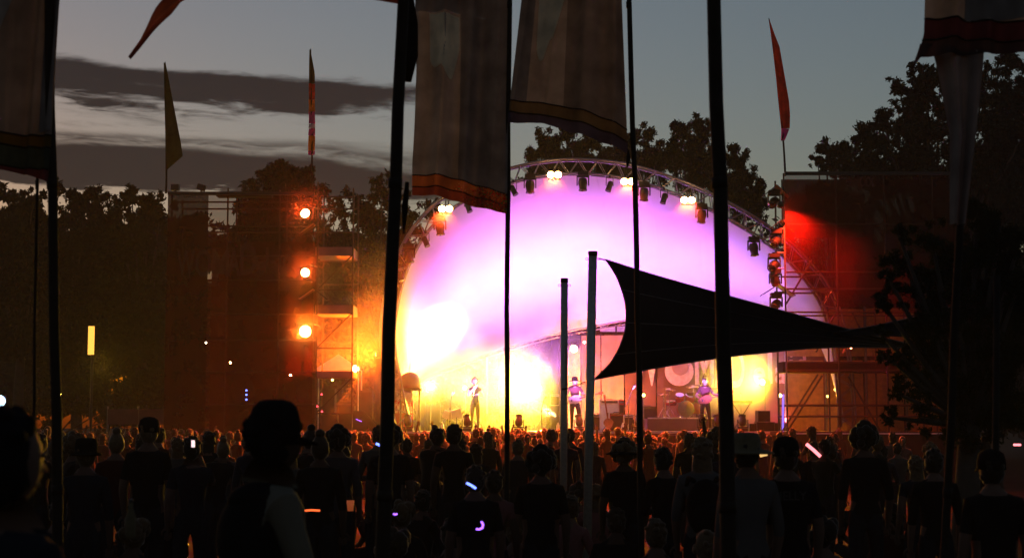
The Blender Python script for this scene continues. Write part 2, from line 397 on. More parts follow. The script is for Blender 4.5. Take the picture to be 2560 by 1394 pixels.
def moving_head(loc, aim, label, lens=None, floor=False, group=None, scale=1.0, cat='stage light'):
    t = thing('moving_head_light', label, cat, loc, (pi, 0, 0) if floor else (0, 0, 0), group, scale)
    inst('base', LIB['mh_base'], t); inst('yoke', LIB['mh_yoke'], t)
    a = Vector(aim)
    if floor: a = Vector((a.x, -a.y, -a.z))
    h = inst('head', LIB['mh_head'], t, (0, 0, -0.36), aimrot(a)); l = inst('lens', LIB['mh_lens'], h); lens_mat(l, lens)
    return t
def par_can(loc, aim, label, lens=None, group=None, scale=1.0):
    t = thing('par_can_light', label, 'stage light', loc, (0, 0, 0), group, scale)
    inst('bracket', LIB['bracket'], t)
    h = inst('can', LIB['can'], t, (0, 0, -0.32), aimrot(aim)); l = inst('lens', LIB['can_lens'], h); lens_mat(l, lens)
    return t
def blinder(px, py, D, label, n=2):
    p = at(px, py, D); t = thing('blinder_lamp', label, 'stage light', p, (R(-14), 0, 0), 'glaring lamps on the arch')
    MB().box((0, 0.07, 0), (0.40, 0.14, 0.24)).tube([(0, 0.05, 0.12), (0, 0.05, 0.3)], 0.02, 6).build('housing', M['black'], t)
    for s in (-1, 1):
        MB().lathe([(0.11, 0), (0.08, -0.05), (0, -0.075)], 14, (s * 0.115, -0.002, 0), Matrix.Rotation(-pi / 2, 3, 'X')).build('lens', M['lamp_warm'], t, True)
    spot(p + Vector((0, -0.12, -0.03)), (p.x * 0.9 - 0.8, 44.5, 0.8), 15000, (1, 0.075, 0.014), 80, 0.5, 0.1)
for px, py, lab in ((1386, 437, 'glaring warm twin lamp near the top of the arch'), (1570, 454, 'glaring warm twin lamp on the arch right beside the flag pole'),
                    (1720, 500, 'glaring warm twin lamp on the descending right part of the arch'), (1114, 522, 'glaring warm twin lamp on the left shoulder of the arch')):
    blinder(px, py, 50.5, lab)
HB = 'dark moving heads hanging from the arch'
for px, py, ax, lab in ((1325, 436, 0, 'dark moving head hanging just left of the top lamp of the arch'), (1457, 430, 0, 'dark moving head hanging at the crown of the arch'),
                        (1610, 455, -.05, 'dark moving head hanging just right of the pole-side twin lamp'), (1754, 510, -.1, 'dark moving head hanging right of the glaring right lamp'),
                        (1884, 592, .1, 'orange-lit moving head hanging on the steep right part of the arch'), (1100, 540, .1, 'moving head hanging under the glaring lamp of the left shoulder'),
                        (1022, 610, .2, 'moving head hanging low on the left flank of the arch')):
    moving_head(at(px, py, 50.75), (ax, -0.1, -1), lab, group=HB)
PC = 'small par cans on the arch'
for px, py, ax, az, lens, lab in ((1283, 450, .5, -1, 'lamp_white', 'par can with a lit lens beside the edge of the grey flag'), (1524, 440, -.35, -1, 'lamp_white', 'par can tilted left between crown and pole-side lamp'),
                        (1660, 470, -.3, -1, 'lamp_small', 'par can tilted left before the right glaring lamp'), (1170, 492, .4, -1, 'lamp_white', 'par can half hidden under the hem of the grey flag'),
                        (1064, 578, .4, -1, 'lamp_white', 'par can with lit lens on the left flank of the arch'), (1000, 664, .3, -1, 'lamp_white', 'lowest lit par can on the left flank of the arch')):
    par_can(at(px, py, 50.7), (ax, -0.25, az), lab, M[lens], PC)
moving_head(at(1437, 838, 56), (-.15, -1, -.25), 'lit moving head hanging under the back arch above the musician in the hat', M['lamp_warm'], scale=1.15)
FL = 'moving heads along the stage lip'
for px, lab in ((1020, 'moving head on the stage lip in front of the small banner'), (1168, 'moving head on the stage lip at the singer\'s feet'), (1297, 'moving head on the stage lip right of the centre pole'),
                (1448, 'moving head on the stage lip just left of the tall steel post'), (1597, 'moving head on the stage lip beside the drum riser end'), (1755, 'moving head on the stage lip before the guitarist in maroon'),
                (1795, 'moving head on the stage lip partly behind the thick pole'), (1857, 'moving head on the stage lip right of the thick pole')):
    p = at(px, 1078, 50.5); moving_head((p.x, 50.5, DECK + 0.002), (random.uniform(-.15, .15), 0.5, 1), lab, floor=True, group=FL, scale=0.85)

for px, tx, e in ((1457, 1437, 1500), (1610, 1762, 2200), (1325, 1190, 900)):
    spot(at(px, 475, 50.7), at(tx, 1000, 52.6), e, (1, .42, .22), 20, .6, .1)
# violet wash for the shell, thrown up and back by the heads on the lip
for i, px in enumerate((1168, 1297, 1448, 1597, 1755)):
    q = at((1150, 1310, 1470, 1640, 1860)[i], (690, 675, 670, 670, 700)[i], 54.5)
    spot((at(px, 1060, 50.6).x, 50.75, DECK + .55), q, (1850, 2900, 2600, 1900, 1350)[i], ((0.74, 0.17, 1.0), (0.74, 0.19, 1.0), (0.68, 0.18, 1.0), (0.54, 0.16, 1.0), (0.42, 0.18, 1.0))[i], 80, 0.95, 0.12)
# yellow spot on the left lobe
ys = at(1392, 1040, 52.5)
spot(ys, at(1075, 880, 54), 3800, (1, 0.72, 0.25), 44, 0.45, 0.06)

# two strong yellow side lamps shining across the stage through the smoke
def side_lamp(px, py, D, label, target, e, size):
    p = at(px, py, D); t = thing('side_lamp', label, 'stage light', (p.x, D, DECK))
    o = (p.x, D, DECK)
    MB(o).tube([(p.x, D, DECK), (p.x, D, p.z - .15)], 0.025, 8).tube([(p.x - .3, D, DECK + .02), (p.x + .3, D, DECK + .02)], .02, 6).tube([(p.x, D - .3, DECK + .02), (p.x, D + .3, DECK + .02)], .02, 6).build('stand', M['black'], t)
    d = (Vector(target) - p).normalized(); q = d.to_track_quat('-Z', 'Y').to_matrix()
    MB(o).lathe([(0.07, 0.2), (0.13, 0.15), (0.14, -0.1), (0.16, -0.16)], 14, p, q).build('housing', M['black'], t, True)
    MB(o).lathe([(0.15, -0.14), (0.08, -0.165), (0, -0.17)], 14, p, q).build('lens', M['lamp_yellow'], t, True)
    spot(p + d * 0.25, target, e, (1, 0.56, 0.025), size, 0.95, 0.1)
p1 = at(1352, 966, 55); side_lamp(1352, 966, 55, 'yellow side lamp on a stand blazing left across the stage', p1 + Vector((-1.7, -3.3, -0.5)), 12000, 104)
p2 = at(1912, 955, 55); side_lamp(1912, 955, 55, 'yellow side lamp on a stand blazing at the right rear of the stage', p2 + Vector((-2.0, -2.8, 0.0)), 5000, 100)

# ------------------------------------------------------------------ backdrop on the right half of the stage
bd = thing('backdrop', 'tall red-lit cloth backdrop with large pale lettering at the rear of the stage', 'backdrop', (0, 58, DECK)); off = (0, 58, DECK)
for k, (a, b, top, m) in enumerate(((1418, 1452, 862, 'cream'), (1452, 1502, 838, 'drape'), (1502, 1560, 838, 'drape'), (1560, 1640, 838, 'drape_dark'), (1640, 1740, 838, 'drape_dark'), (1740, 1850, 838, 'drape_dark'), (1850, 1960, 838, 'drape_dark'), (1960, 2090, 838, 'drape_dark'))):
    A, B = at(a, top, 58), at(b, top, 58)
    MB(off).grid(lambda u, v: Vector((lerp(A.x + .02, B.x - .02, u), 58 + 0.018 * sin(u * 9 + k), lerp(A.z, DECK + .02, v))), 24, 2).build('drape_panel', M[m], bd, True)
for a, b in ((1500, 1538), (1542, 1575)):
    A = at(a, 822, 58.3); B = at(b, 822, 58.3)
    MB(off).box(((A.x + B.x) / 2, 58.3, A.z), (B.x - A.x, 0.1, 0.2)).build('light_panel', M['cream'], bd)
def text_mesh(name, body, size, width_to=None, extrude=0.01):
    c = bpy.data.curves.new(name, 'FONT'); c.body = body; c.size = size; c.extrude = extrude; c.align_x = 'LEFT'; c.resolution_u = 4; c.offset = 0.018 * size
    o = bpy.data.objects.new(name, c); COL.objects.link(o)
    dg = bpy.context.evaluated_depsgraph_get(); me = bpy.data.meshes.new_from_object(o.evaluated_get(dg)); me.name = name
    bpy.data.objects.remove(o)
    xs = [v.co.x for v in me.vertices]; x0 = min(xs); w = max(xs) - x0; k = (width_to / w) if width_to else 1
    for v in me.vertices: v.co.x = (v.co.x - x0) * k
    return me
def letters(parent, base, spec, D, m, rot_z=0, name='letter'):
    for ch, x0, x1, yb, h in spec:
        p = at(x0, yb, D); w = at(x1, yb, D).x - p.x; sz = h * D / F / 0.70
        me = text_mesh(name, ch, sz, w); me.materials.clear(); me.materials.append(m)
        inst(name, me, parent, p - Vector(base), (pi / 2, rot_z, 0))
# the word behind the band: WOMADelaide (its O is a round pink face-like disc, kept plain)
letters(bd, off, [('W', 1578, 1650, 960, 100), ('M', 1738, 1785, 966, 95), ('A', 1786, 1825, 966, 95), ('D', 1826, 1862, 966, 95), ('e', 1884, 1914, 958, 60), ('l', 1920, 1931, 956, 86), ('a', 1938, 1968, 956, 60), ('i', 1974, 1984, 956, 86), ('d', 1988, 2016, 956, 86), ('e', 2020, 2046, 956, 60)], 57.86, M['letter'])
c0 = at(1698, 928, 57.86)
MB(off).lathe([(0.52, 0), (0.52, 0.02), (0.0, 0.03)], 28, c0, Matrix.Rotation(pi / 2, 3, 'X')).build('letter', M['letter'], bd)
MB(off).lathe([(0.30, 0), (0.30, 0.02), (0.0, 0.03)], 28, c0 + Vector((.03, -.04, .16)), Matrix.Rotation(pi / 2, 3, 'X')).build('letter_centre', M['drape'], bd)
# orange/red floor lamps added out of sight behind the gear to light the backdrop
for i, (px, e, colr, tx) in enumerate(((1480, 1150, (1, 0.22, 0.03), 1500), (1640, 420, (1, 0.07, 0.04), 1660), (1960, 420, (1, 0.12, 0.14), 1950))):
    p = at(px, 1070, 55.9); par_can((p.x, 55.9, DECK + .42), (0, 1, .7), ('added unseen floor can lighting the orange drape behind the amplifier', 'added unseen floor can lighting the dark red drape behind the drums', 'added unseen floor can lighting the right end of the backdrop')[i], M['lamp_warm'], 'added floor cans at the backdrop')
    spot((p.x, 56.0, DECK + .35), at(tx, 950, 58), e, colr, 125, 0.7, 0.1)

# ------------------------------------------------------------------ people
def skel(**kw):
    J = dict(pelvis=(0, 0, .95), waist=(0, .005, 1.09), chest=(0, .0, 1.27), upper=(0, -.01, 1.42), neck=(0, 0, 1.50), nape=(0, .02, 1.59),
             shL=(-.165, -.01, 1.43), elL=(-.225, -.03, 1.14), wrL=(-.225, .06, .90), haL=(-.22, .085, .82),
             shR=(.165, -.01, 1.43), elR=(.225, -.03, 1.14), wrR=(.225, .06, .90), haR=(.22, .085, .82),
             hipL=(-.09, 0, .89), knL=(-.105, .02, .50), anL=(-.11, -.02, .09), toL=(-.125, .15, .045),
             hipR=(.09, 0, .89), knR=(.105, .02, .50), anR=(.11, -.02, .09), toR=(.125, .15, .045), head=(0, .03, 1.665))
    J.update(kw); return {k: Vector(v) for k, v in J.items()}
RAD = dict(pelvis=(.155, .115), waist=(.135, .10), chest=(.165, .115), upper=(.12, .09), neck=(.088, .075), nape=(.06, .06), shL=.068, elL=.046, wrL=.031, haL=(.038, .02), hipL=.095, knL=.064, anL=.044, toL=(.045, .032))
EDG = [('pelvis', 'waist', 1), ('waist', 'chest', 1), ('chest', 'upper', 1), ('upper', 'neck', 0), ('neck', 'nape', 0)]
for s_ in 'LR':
    EDG += [('upper', 'sh' + s_, 1), ('sh' + s_, 'el' + s_, 1), ('el' + s_, 'wr' + s_, 0), ('wr' + s_, 'ha' + s_, 0),
            ('pelvis', 'hip' + s_, 2), ('hip' + s_, 'kn' + s_, 2), ('kn' + s_, 'an' + s_, 2), ('an' + s_, 'to' + s_, 3)]
def head_bits(mb, c, yaw=0.0, tilt=0.0):
    Mx = (Matrix.Rotation(yaw, 3, 'Z') @ Matrix.Rotation(tilt, 3, 'X'))
    def fn(p, q):
        q = q.copy()
        if p.z < 0.1:                                    # jaw narrows towards the chin
            k = min(1, (0.1 - p.z)); q.x *= 1 - 0.28 * k
            if p.y < 0: q.y *= 1 - 0.35 * k
        if p.y > 0.75 and abs(p.z + 0.05) < 0.12: q.y *= 0.97
        return q
    mb.ell(c, (.077, .098, .118), 14, 10, 0, fn, Mx)
    mb.add([c + Mx @ Vector(v) for v in ((-.012, .088, .012), (.012, .088, .012), (-.017, .088, -.03), (.017, .088, -.03), (0, .118, -.026))],
           [(0, 1, 4), (1, 3, 4), (3, 2, 4), (2, 0, 4)], 0)                                      # nose
    for s in (-1, 1):
        mb.ell(c + Mx @ Vector((s * .076, -.005, -.005)), (.012, .022, .032), 8, 6, 0, None, Mx)  # ears
        mb.ell(c + Mx @ Vector((s * .030, .086, .015)), (.013, .008, .008), 8, 5, 4, None, Mx)    # eyes
    mb.ell(c + Mx @ Vector((0, .084, -.058)), (.024, .007, .006), 8, 5, 4, None, Mx)              # mouth
def hand_bits(mb, w, h, side, curl=0.35, mi=0):
    d = (h - w).normalized(); up = Vector((0, 0, 1)) if abs(d.z) < .8 else Vector((0, 1, 0))
    sx = d.cross(up).normalized(); nz_ = sx.cross(d).normalized()
    k = side
    for i, (o, L) in enumerate(((-.028, .066), (-.010, .078), (.010, .074), (.027, .058))):
        b = h + sx * o * 1.05 - d * .012
        m1 = b + d * L * .55 - nz_ * L * curl * .35; e = m1 + d * L * .5 * (1 - curl) - nz_ * L * curl
        mb.tube([b, m1, e], [.0095, .0088, .0068], 6, mi)
    b = w + d * .03 + sx * .03 * k; mb.tube([b, b + d * .035 + sx * .03 * k, b + d * .065 + sx * .032 * k - nz_ * .015], [.012, .011, .008], 6, mi)
def body_mesh(J, name='person', fat=1.0, sub=1, curl=.35, yaw=0, tilt=0, sleeve=1.0):
    me = bpy.data.meshes.new('tmp'); keys = [k for k in J if k != 'head']; idx = {k: i for i, k in enumerate(keys)}
    me.from_pydata([tuple(J[k]) for k in keys], [(idx[a], idx[b]) for a, b, _ in EDG], [])
    o = bpy.data.objects.new('tmp', me); COL.objects.link(o)
    o.modifiers.new('s', 'SKIN')
    for k in keys:
        r = RAD.get(k) or RAD[k[:-1] + 'L']; r = (r, r) if isinstance(r, float) else r
        if k in ('pelvis', 'waist', 'chest'): r = (r[0] * fat, r[1] * fat)
        sv = me.skin_vertices[0].data[idx[k]]; sv.radius = r; sv.use_root = (k == 'pelvis')
    o.modifiers[0].use_smooth_shade = True
    sb = o.modifiers.new('u', 'SUBSURF'); sb.levels = sub; sb.render_levels = sub
    dg = bpy.context.evaluated_depsgraph_get(); m2 = bpy.data.meshes.new_from_object(o.evaluated_get(dg))
    bpy.data.objects.remove(o); bpy.data.meshes.remove(me)
    mb = MB(); vs = [v.co.copy() for v in m2.vertices]
    segs = [(J[a], J[b], m, a, b) for a, b, m in EDG]
    for p in m2.polygons:
        c = p.center; best = None
        for a, b, m, na, nb_ in segs:
            ab = b - a; t = max(0, min(1, (c - a).dot(ab) / max(1e-9, ab.length_squared))); d = (c - a - ab * t).length / (1.0 if m != 1 else 1.15)
            if best is None or d < best[0]:
                mm = m
                if na[:2] == 'sh' and t > sleeve: mm = 0
                best = (d, mm)
        mb.m.append(best[1]); mb.f.append(tuple(p.vertices))
    mb.v = vs; bpy.data.meshes.remove(m2)
    head_bits(mb, J['head'], yaw, tilt)
    for s_, k in (('L', -1), ('R', 1)): hand_bits(mb, J['wr' + s_], J['ha' + s_], k, curl)
    return mb.mesh(name, [M['skin'], M['shirt'], M['trousers'], M['shoe'], M['eye']], True)
def hair_mesh(kind, c):
    mb = MB()
    def cap(p, q):
        q = q.copy()
        if p.y > 0.35 and p.z < 0.35: q = q * 0.80       # hairline leaves the face free
        return q * random.uniform(.95, 1.07)
    mb.ell(c + Vector((0, -.008, .012)), (.088, .108, .122), 16, 10, 0, cap)
    if kind in ('short', 'long'):
        for i in range(16):
            d = Vector((random.gauss(0, 1), random.gauss(-.5, 1), random.gauss(.4, .9))).normalized(); mb.ell(c + Vector((d.x * .078, d.y * .095 - .012, d.z * .108 + .015)), (random.uniform(.02, .035), random.uniform(.02, .04), random.uniform(.018, .03)), 7, 5, 0)
    if kind == 'long':
        mb.ell(c + Vector((0, -.045, -.12)), (.088, .055, .19), 12, 8, 0); mb.ell(c + Vector((0, -.06, -.26)), (.075, .04, .10), 10, 6, 0)
    if kind == 'bun': mb.ell(c + Vector((0, -.02, .15)), (.05, .05, .045), 10, 8, 0)
    if kind == 'curly':
        for i in range(26):
            d = Vector((random.gauss(0, 1), random.gauss(-.3, 1), random.gauss(.35, .8))).normalized()
            mb.ell(c + Vector((d.x * .10, d.y * .11 - .02, d.z * .12 + .02)), random.uniform(.035, .055), 7, 5, 0)
    if kind == 'pony': mb.tube([c + Vector((0, -.1, .05)), c + Vector((0, -.16, .02)), c + Vector((0, -.16, -.1)), c + Vector((0, -.13, -.2))], [.03, .035, .03, .01], 8, 0)
    return mb.mesh('hair', M['hair'], True)
def hat_mesh(kind, c, m):
    mb = MB(); c = c + Vector((0, -.005, .035))
    if kind == 'wide':
        mb.lathe([(.20, -.035), (.185, -.02), (.105, .0), (.103, .06), (.085, .105), (.05, .115), (0, .11)], 20, c, Matrix.Diagonal((1, 1.12, 1)))
    if kind == 'trilby':
        mb.lathe([(.135, -.03), (.14, -.012), (.102, .002), (.100, .07), (.092, .115), (.06, .128), (.02, .118), (0, .116)], 20, c, Matrix.Diagonal((1, 1.18, 1)))
    if kind == 'boxy':
        mb.lathe([(.086, -.055), (.087, .0), (.081, .05), (.070, .085), (.05, .104), (.025, .110), (0, .111)], 20, c, Matrix.Diagonal((1, 1.15, 1)))
        mb.add([c + Vector(v) for v in ((-.07, .075, -.025), (.07, .075, -.025), (.055, .15, -.05), (-.055, .15, -.05), (-.07, .075, -.04), (.07, .075, -.04), (.055, .15, -.06), (-.055, .15, -.06))],
               [(0, 1, 2, 3), (7, 6, 5, 4), (0, 4, 5, 1), (1, 5, 6, 2), (2, 6, 7, 3), (3, 7, 4, 0)])
    if kind == 'cap':
        mb.lathe([(.098, -.03), (.1, .03), (.085, .085), (.05, .11), (0, .118)], 18, c, Matrix.Diagonal((1, 1.15, 1)))
        mb.add([c + Vector(v) for v in ((-.075, .085, -.015), (.075, .085, -.015), (.06, .20, -.035), (-.06, .20, -.035), (-.075, .085, -.03), (.075, .085, -.03), (.06, .20, -.045), (-.06, .20, -.045))],
               [(0, 1, 2, 3), (7, 6, 5, 4), (0, 4, 5, 1), (1, 5, 6, 2), (2, 6, 7, 3), (3, 7, 4, 0)])
    return mb.mesh('hat', m, True)
J0 = skel()
HC = J0['head']; LEAN = Vector((.095, .045, 1.645)) - HC
up1 = dict(elR=(.27, .05, 1.66), wrR=(.22, .08, 1.93), haR=(.215, .085, 2.01))
up2 = dict(up1, elL=(-.27, .05, 1.66), wrL=(-.20, .07, 1.93), haL=(-.185, .075, 2.01))
clap = dict(elR=(.24, .10, 1.22), wrR=(.06, .27, 1.38), haR=(.02, .30, 1.45), elL=(-.24, .10, 1.22), wrL=(-.06, .27, 1.38), haL=(-.02, .30, 1.45))
folded = dict(elR=(.25, .02, 1.15), wrR=(.02, .20, 1.14), haR=(-.05, .20, 1.15), elL=(-.25, .02, 1.15), wrL=(-.02, .17, 1.17), haL=(.05, .19, 1.19))
phone = dict(elR=(.21, .14, 1.30), wrR=(.10, .28, 1.52), haR=(.08, .30, 1.60))
sit = dict(pelvis=(0, 0, .13), waist=(0, .02, .26), chest=(0, .03, .44), upper=(0, .03, .59), neck=(0, .04, .67), nape=(0, .06, .76), head=(0, .075, .835),
           shL=(-.165, .03, .60), elL=(-.24, .10, .36), wrL=(-.16, .28, .26), haL=(-.12, .34, .24), shR=(.165, .03, .60), elR=(.24, .10, .36), wrR=(.16, .28, .26), haR=(.12, .34, .24),
           hipL=(-.10, .04, .12), knL=(-.33, .32, .20), anL=(-.03, .42, .075), toL=(.07, .46, .05), hipR=(.10, .04, .12), knR=(.33, .32, .20), anR=(.05, .50, .075), toR=(-.06, .54, .05))
BODY = {'stand': body_mesh(skel()), 'lean': body_mesh(skel(chest=(.03, 0, 1.27), upper=(.06, -.01, 1.41), neck=(.075, .0, 1.49), nape=(.085, .03, 1.575), head=(.095, .045, 1.645), shL=(-.105, -.01, 1.44), shR=(.22, -.01, 1.40), elL=(-.19, .08, 1.17), wrL=(-.04, .22, 1.22), haL=(.02, .25, 1.26), elR=(.30, -.03, 1.12), wrR=(.27, .08, .89), haR=(.26, .10, .81)), sleeve=.6), 'stand_wide': body_mesh(skel(), fat=1.22, sleeve=.7), 'slim': body_mesh(skel(), fat=.85, sleeve=.35), 'clap': body_mesh(skel(**clap), sleeve=.6),
        'folded': body_mesh(skel(**folded)), 'up1': body_mesh(skel(**up1), sleeve=.5, curl=.15), 'up2': body_mesh(skel(**up2), fat=.9, sleeve=.4, curl=.15), 'fist': body_mesh(skel(**up1), sleeve=.6, curl=.85), 'phone': body_mesh(skel(**phone), sleeve=.6, curl=.6), 'sit': body_mesh(skel(**sit))}
HAIR = {k: hair_mesh(k, HC) for k in ('short', 'long', 'bun', 'curly', 'pony')}
HAIR_SIT = {k: hair_mesh(k, Vector(sit['head'])) for k in ('short', 'long', 'curly')}
HAT = {}
def person(loc, rz, body, hair, label, group=None, scale=1.0, shirt=None, trousers=None, hat=None, hairm=None, hx=HC):
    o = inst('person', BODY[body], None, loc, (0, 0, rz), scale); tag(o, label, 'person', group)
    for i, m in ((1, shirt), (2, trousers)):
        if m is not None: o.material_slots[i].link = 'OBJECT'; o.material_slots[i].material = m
    if hair:
        h = inst('hair', (HAIR_SIT if body == 'sit' else HAIR)[hair], o, LEAN if body == 'lean' else (0, 0, 0))
        if hairm is not None: h.material_slots[0].link = 'OBJECT'; h.material_slots[0].material = hairm
    if hat:
        k = (hat[0], hat[1].name)
        if k not in HAT: HAT[k] = hat_mesh(hat[0], HC, hat[1])
        inst('hat', HAT[k], o)
    return o

MARKS = [(420, 'by the left trees'), (620, 'by the dense left scrim'), (790, 'below the glowing tower lamps'), (960, 'below the orange-lit scaffold'), (1100, 'by the leftmost tall pole'), (1270, 'below the singer'),
         (1410, 'left of the steel posts'), (1590, 'below the round guitar'), (1800, 'below the drum riser'), (9999, 'right of the thick pole')]
def where(x, y):
    px = 1280 + F * x / y
    return next(t for m_, t in MARKS if px < m_)
ORD = ['front', 'second', 'third', 'fourth', 'fifth', 'sixth', 'seventh', 'eighth']
HD = {'short': 'short-haired', 'long': 'long-haired', 'bun': 'top-bunned', 'curly': 'curly-haired', 'pony': 'ponytailed'}
BDN = {'stand': 'concertgoer', 'stand_wide': 'broad concertgoer', 'slim': 'slim concertgoer', 'clap': 'clapping concertgoer', 'folded': 'arms-folded concertgoer', 'lean': 'leaning concertgoer', 'phone': 'hand-raised concertgoer'}
# packed front crowd: rows between the pit and the middle of the field
ROWS = [(45.0, -13.6, 6.6, 0.62), (44.2, -13.4, 6.4, 0.74), (43.3, -13.0, 6.6, 0.85), (42.2, -12.6, 7.0, 0.95), (40.8, -12.2, 7.4, 1.1), (39.0, -11.6, 8.0, 1.3), (36.8, -11.2, 9.0, 1.5), (34.4, -10.4, 9.0, 1.7)]
USED = set()
def fresh(make, tries=30):
    for _ in range(tries):
        c = make()
        if c[-1] not in USED: break
    USED.add(c[-1]); return c
BODIES = ['stand', 'stand_wide', 'slim', 'clap', 'folded', 'lean', 'phone']; HAIRS = ['short', 'long', 'bun', 'curly', 'pony']
def pick(fmt):
    def mk():
        b_ = random.choices(BODIES, [3, 2, 3, 2, 2, 3, .6])[0]; h_ = random.choices(HAIRS, [5, 3, 1, 1, 1])[0]
        return b_, h_, fmt(b_, h_)
    return fresh(mk)
n_crowd = 0
for ri, (D, a, b, st) in enumerate(ROWS):
    x = a + random.random() * st
    while x < b:
        y = D + random.uniform(-.3, .3); sc = random.gauss(0.985, 0.045)
        sc = min(1.07, max(.87, sc))
        bt, hr, lb = pick(lambda b_, h_: '%s %s, %s row %s' % (HD[h_], BDN[b_], ORD[ri], where(x, y)))
        person((x, y, gz(y)), random.gauss(0, .5), bt, hr, lb, 'packed front crowd', sc)
        n_crowd += 1; x += st * random.uniform(.75, 1.25)
# middle of the field: looser, darker
for i in range(66):
    D = random.uniform(19, 33) if i % 3 else random.uniform(16, 22); x = random.uniform(-.31, .33 if i % 3 else -.02) * D
    bt, hr, lb = pick(lambda b_, h_: 'dark %s %s standing midway to the stage %s' % (HD[h_], BDN[b_], where(x, D)))
    person((x, D, gz(D)), random.gauss(0, .5), bt, hr, lb, 'loose crowd midway', min(1.0, max(.84, random.gauss(.93, .05))))
# the pack at the barrier, too many and too small to tell apart: one mass
PV, PF, PM = [], [], []; n0 = 0
for D, a, b, st in ((48.0, -14.6, 6.8, .46), (47.3, -14.5, 6.7, .48), (46.5, -14.2, 6.6, .5), (45.7, -14.0, 6.6, .55), (47.6, 7.0, 11.0, 1.2)):
    x = a
    while x < b:
        y = D + random.uniform(-.25, .25); sc = min(1.06, max(.86, random.gauss(.975, .05))); bt = random.choices(['stand', 'slim', 'stand_wide', 'clap', 'up1', 'up2'], [5, 4, 3, 3, .6, .45])[0]
        hr = random.choices(['short', 'long', 'bun', 'curly', 'pony'], [5, 4, 1, 1.5, 1])[0]; mx_ = Matrix.Translation((x, y, gz(y))) @ Matrix.Rotation(random.gauss(0, .7), 4, 'Z') @ Matrix.Rotation(random.gauss(0, .05), 4, 'Y') @ Matrix.Scale(sc, 4)
        for me, k in ((BODY[bt], 0), (HAIR[hr], 5)):
            co = np.empty(len(me.vertices) * 3, np.float32); me.vertices.foreach_get('co', co); co = co.reshape(-1, 3) @ np.array(mx_.to_3x3()).T + np.array(mx_.translation)
            PV.append(co); sh_ = random.choice((6, 7, 8, 9))
            for p_ in me.polygons: PF.append(tuple(v + n0 for v in p_.vertices)); PM.append(k if k else (sh_ if p_.material_index == 1 else p_.material_index))
            n0 += len(me.vertices)
        x += st * random.uniform(.75, 1.3)
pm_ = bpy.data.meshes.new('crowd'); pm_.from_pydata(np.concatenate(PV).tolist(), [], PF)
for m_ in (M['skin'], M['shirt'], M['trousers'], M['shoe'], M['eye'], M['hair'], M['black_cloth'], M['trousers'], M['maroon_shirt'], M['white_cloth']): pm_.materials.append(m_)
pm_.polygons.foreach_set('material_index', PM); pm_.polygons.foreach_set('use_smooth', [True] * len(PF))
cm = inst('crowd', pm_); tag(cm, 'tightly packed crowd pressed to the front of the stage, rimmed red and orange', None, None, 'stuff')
def ptop(px, py, D, h, **k):
    """stands a figure of its own height at a spot of the field"""
    p = at(px, py, D); return (p.x, D, gz(D)), (p.z - gz(D)) / h
def near(px, py, D, rz, body, hair, label, shirt=None, hat=None, h=1.785, trousers=None, group=None, hairm=None):
    loc, sc = ptop(px, py, D, h); return person(loc, rz, body, hair, label, group, sc, shirt, trousers, hat, hairm)
near(1062, 1052, 46.6, .1, 'up2', 'short', 'person in the front row raising both arms left of the singer', h=2.06)
near(1205, 1062, 46.4, 0, 'up2', 'curly', 'person in the front row raising both arms below the singer', h=2.06)
near(1238, 1062, 46.9, .1, 'up1', 'short', 'person in the front row raising one arm beside the centre pole', h=2.06)
near(1722, 1040, 24, -.3, 'fist', 'short', 'dark figure thrusting one fist up before the drum riser', h=2.06, shirt=M['black_cloth'])
near(867, 1102, 25.5, 0, 'stand_wide', 'short', 'person in a pale T-shirt seen from behind right of the woman with the bun', M['white_cloth'])
near(1073, 1098, 25, 0, 'stand', 'short', 'person in a pale T-shirt seen from behind under the raised arms', M['white_cloth'])
near(1018, 1098, 24, 0, 'stand_wide', 'short', 'dark broad person seen from behind just right of the leftmost tall pole', M['black_cloth'])
near(975, 1068, 17, .1, 'stand_wide', 'curly', 'tall dark person half hidden behind the leftmost tall pole', M['black_cloth'])
near(1190, 1110, 20, 0, 'slim', 'long', 'dark long-haired person left of the centre pole', M['black_cloth'])
near(1295, 1100, 21, 0, 'stand', 'short', 'dark person seen from behind right of the centre pole', M['trousers'])
near(1352, 1126, 12.5, 0, 'stand_wide', 'curly', 'dark curly-headed person in front of the steel posts', M['black_cloth'])
near(1560, 1098, 15, 0, 'stand_wide', 'curly', 'dark bulky person in a wide hat under the shade sail', M['black_cloth'], ('wide', M['black_cloth']), h=1.82)
near(1755, 1096, 12.5, -.2, 'stand', 'long', 'long-haired person in a pale top with a backpack, left of the thick pole', M['white_cloth'])
near(1868, 1078, 10.5, .3, 'stand', 'short', 'person in a wide straw hat and white shirt right of the thick pole', M['white_cloth'], ('wide', M['straw']), h=1.82)
big = near(1966, 1088, 10.8, .05, 'stand_wide', 'short', 'man in a black T-shirt with pale print on its back', M['black_cloth'], ('cap', M['black_cloth']), h=1.82)
near(2160, 1066, 15, 0, 'stand', 'curly', 'dark round-haired person outlined against the right scrim', M['black_cloth'])
near(2335, 1124, 13, 0, 'stand', 'short', 'dark person standing before the lower right bush', M['black_cloth'])
near(2290, 1140, 15.5, .2, 'slim', 'long', 'dark long-haired person left of the pole at the lower right', M['trousers'])
near(2036, 1105, 22, .3, 'stand', 'short', 'person holding a glowing pink stick beneath the right scrim', M['black_cloth'])
near(2080, 1115, 23, 0, 'stand', 'short', 'person lit yellow from the side beneath the right scrim', M['trousers'])
near(2480, 1120, 10, 0, 'stand_wide', 'short', 'dark broad person in a cap near the lower right corner', M['black_cloth'], ('cap', M['black_cloth']), h=1.82)
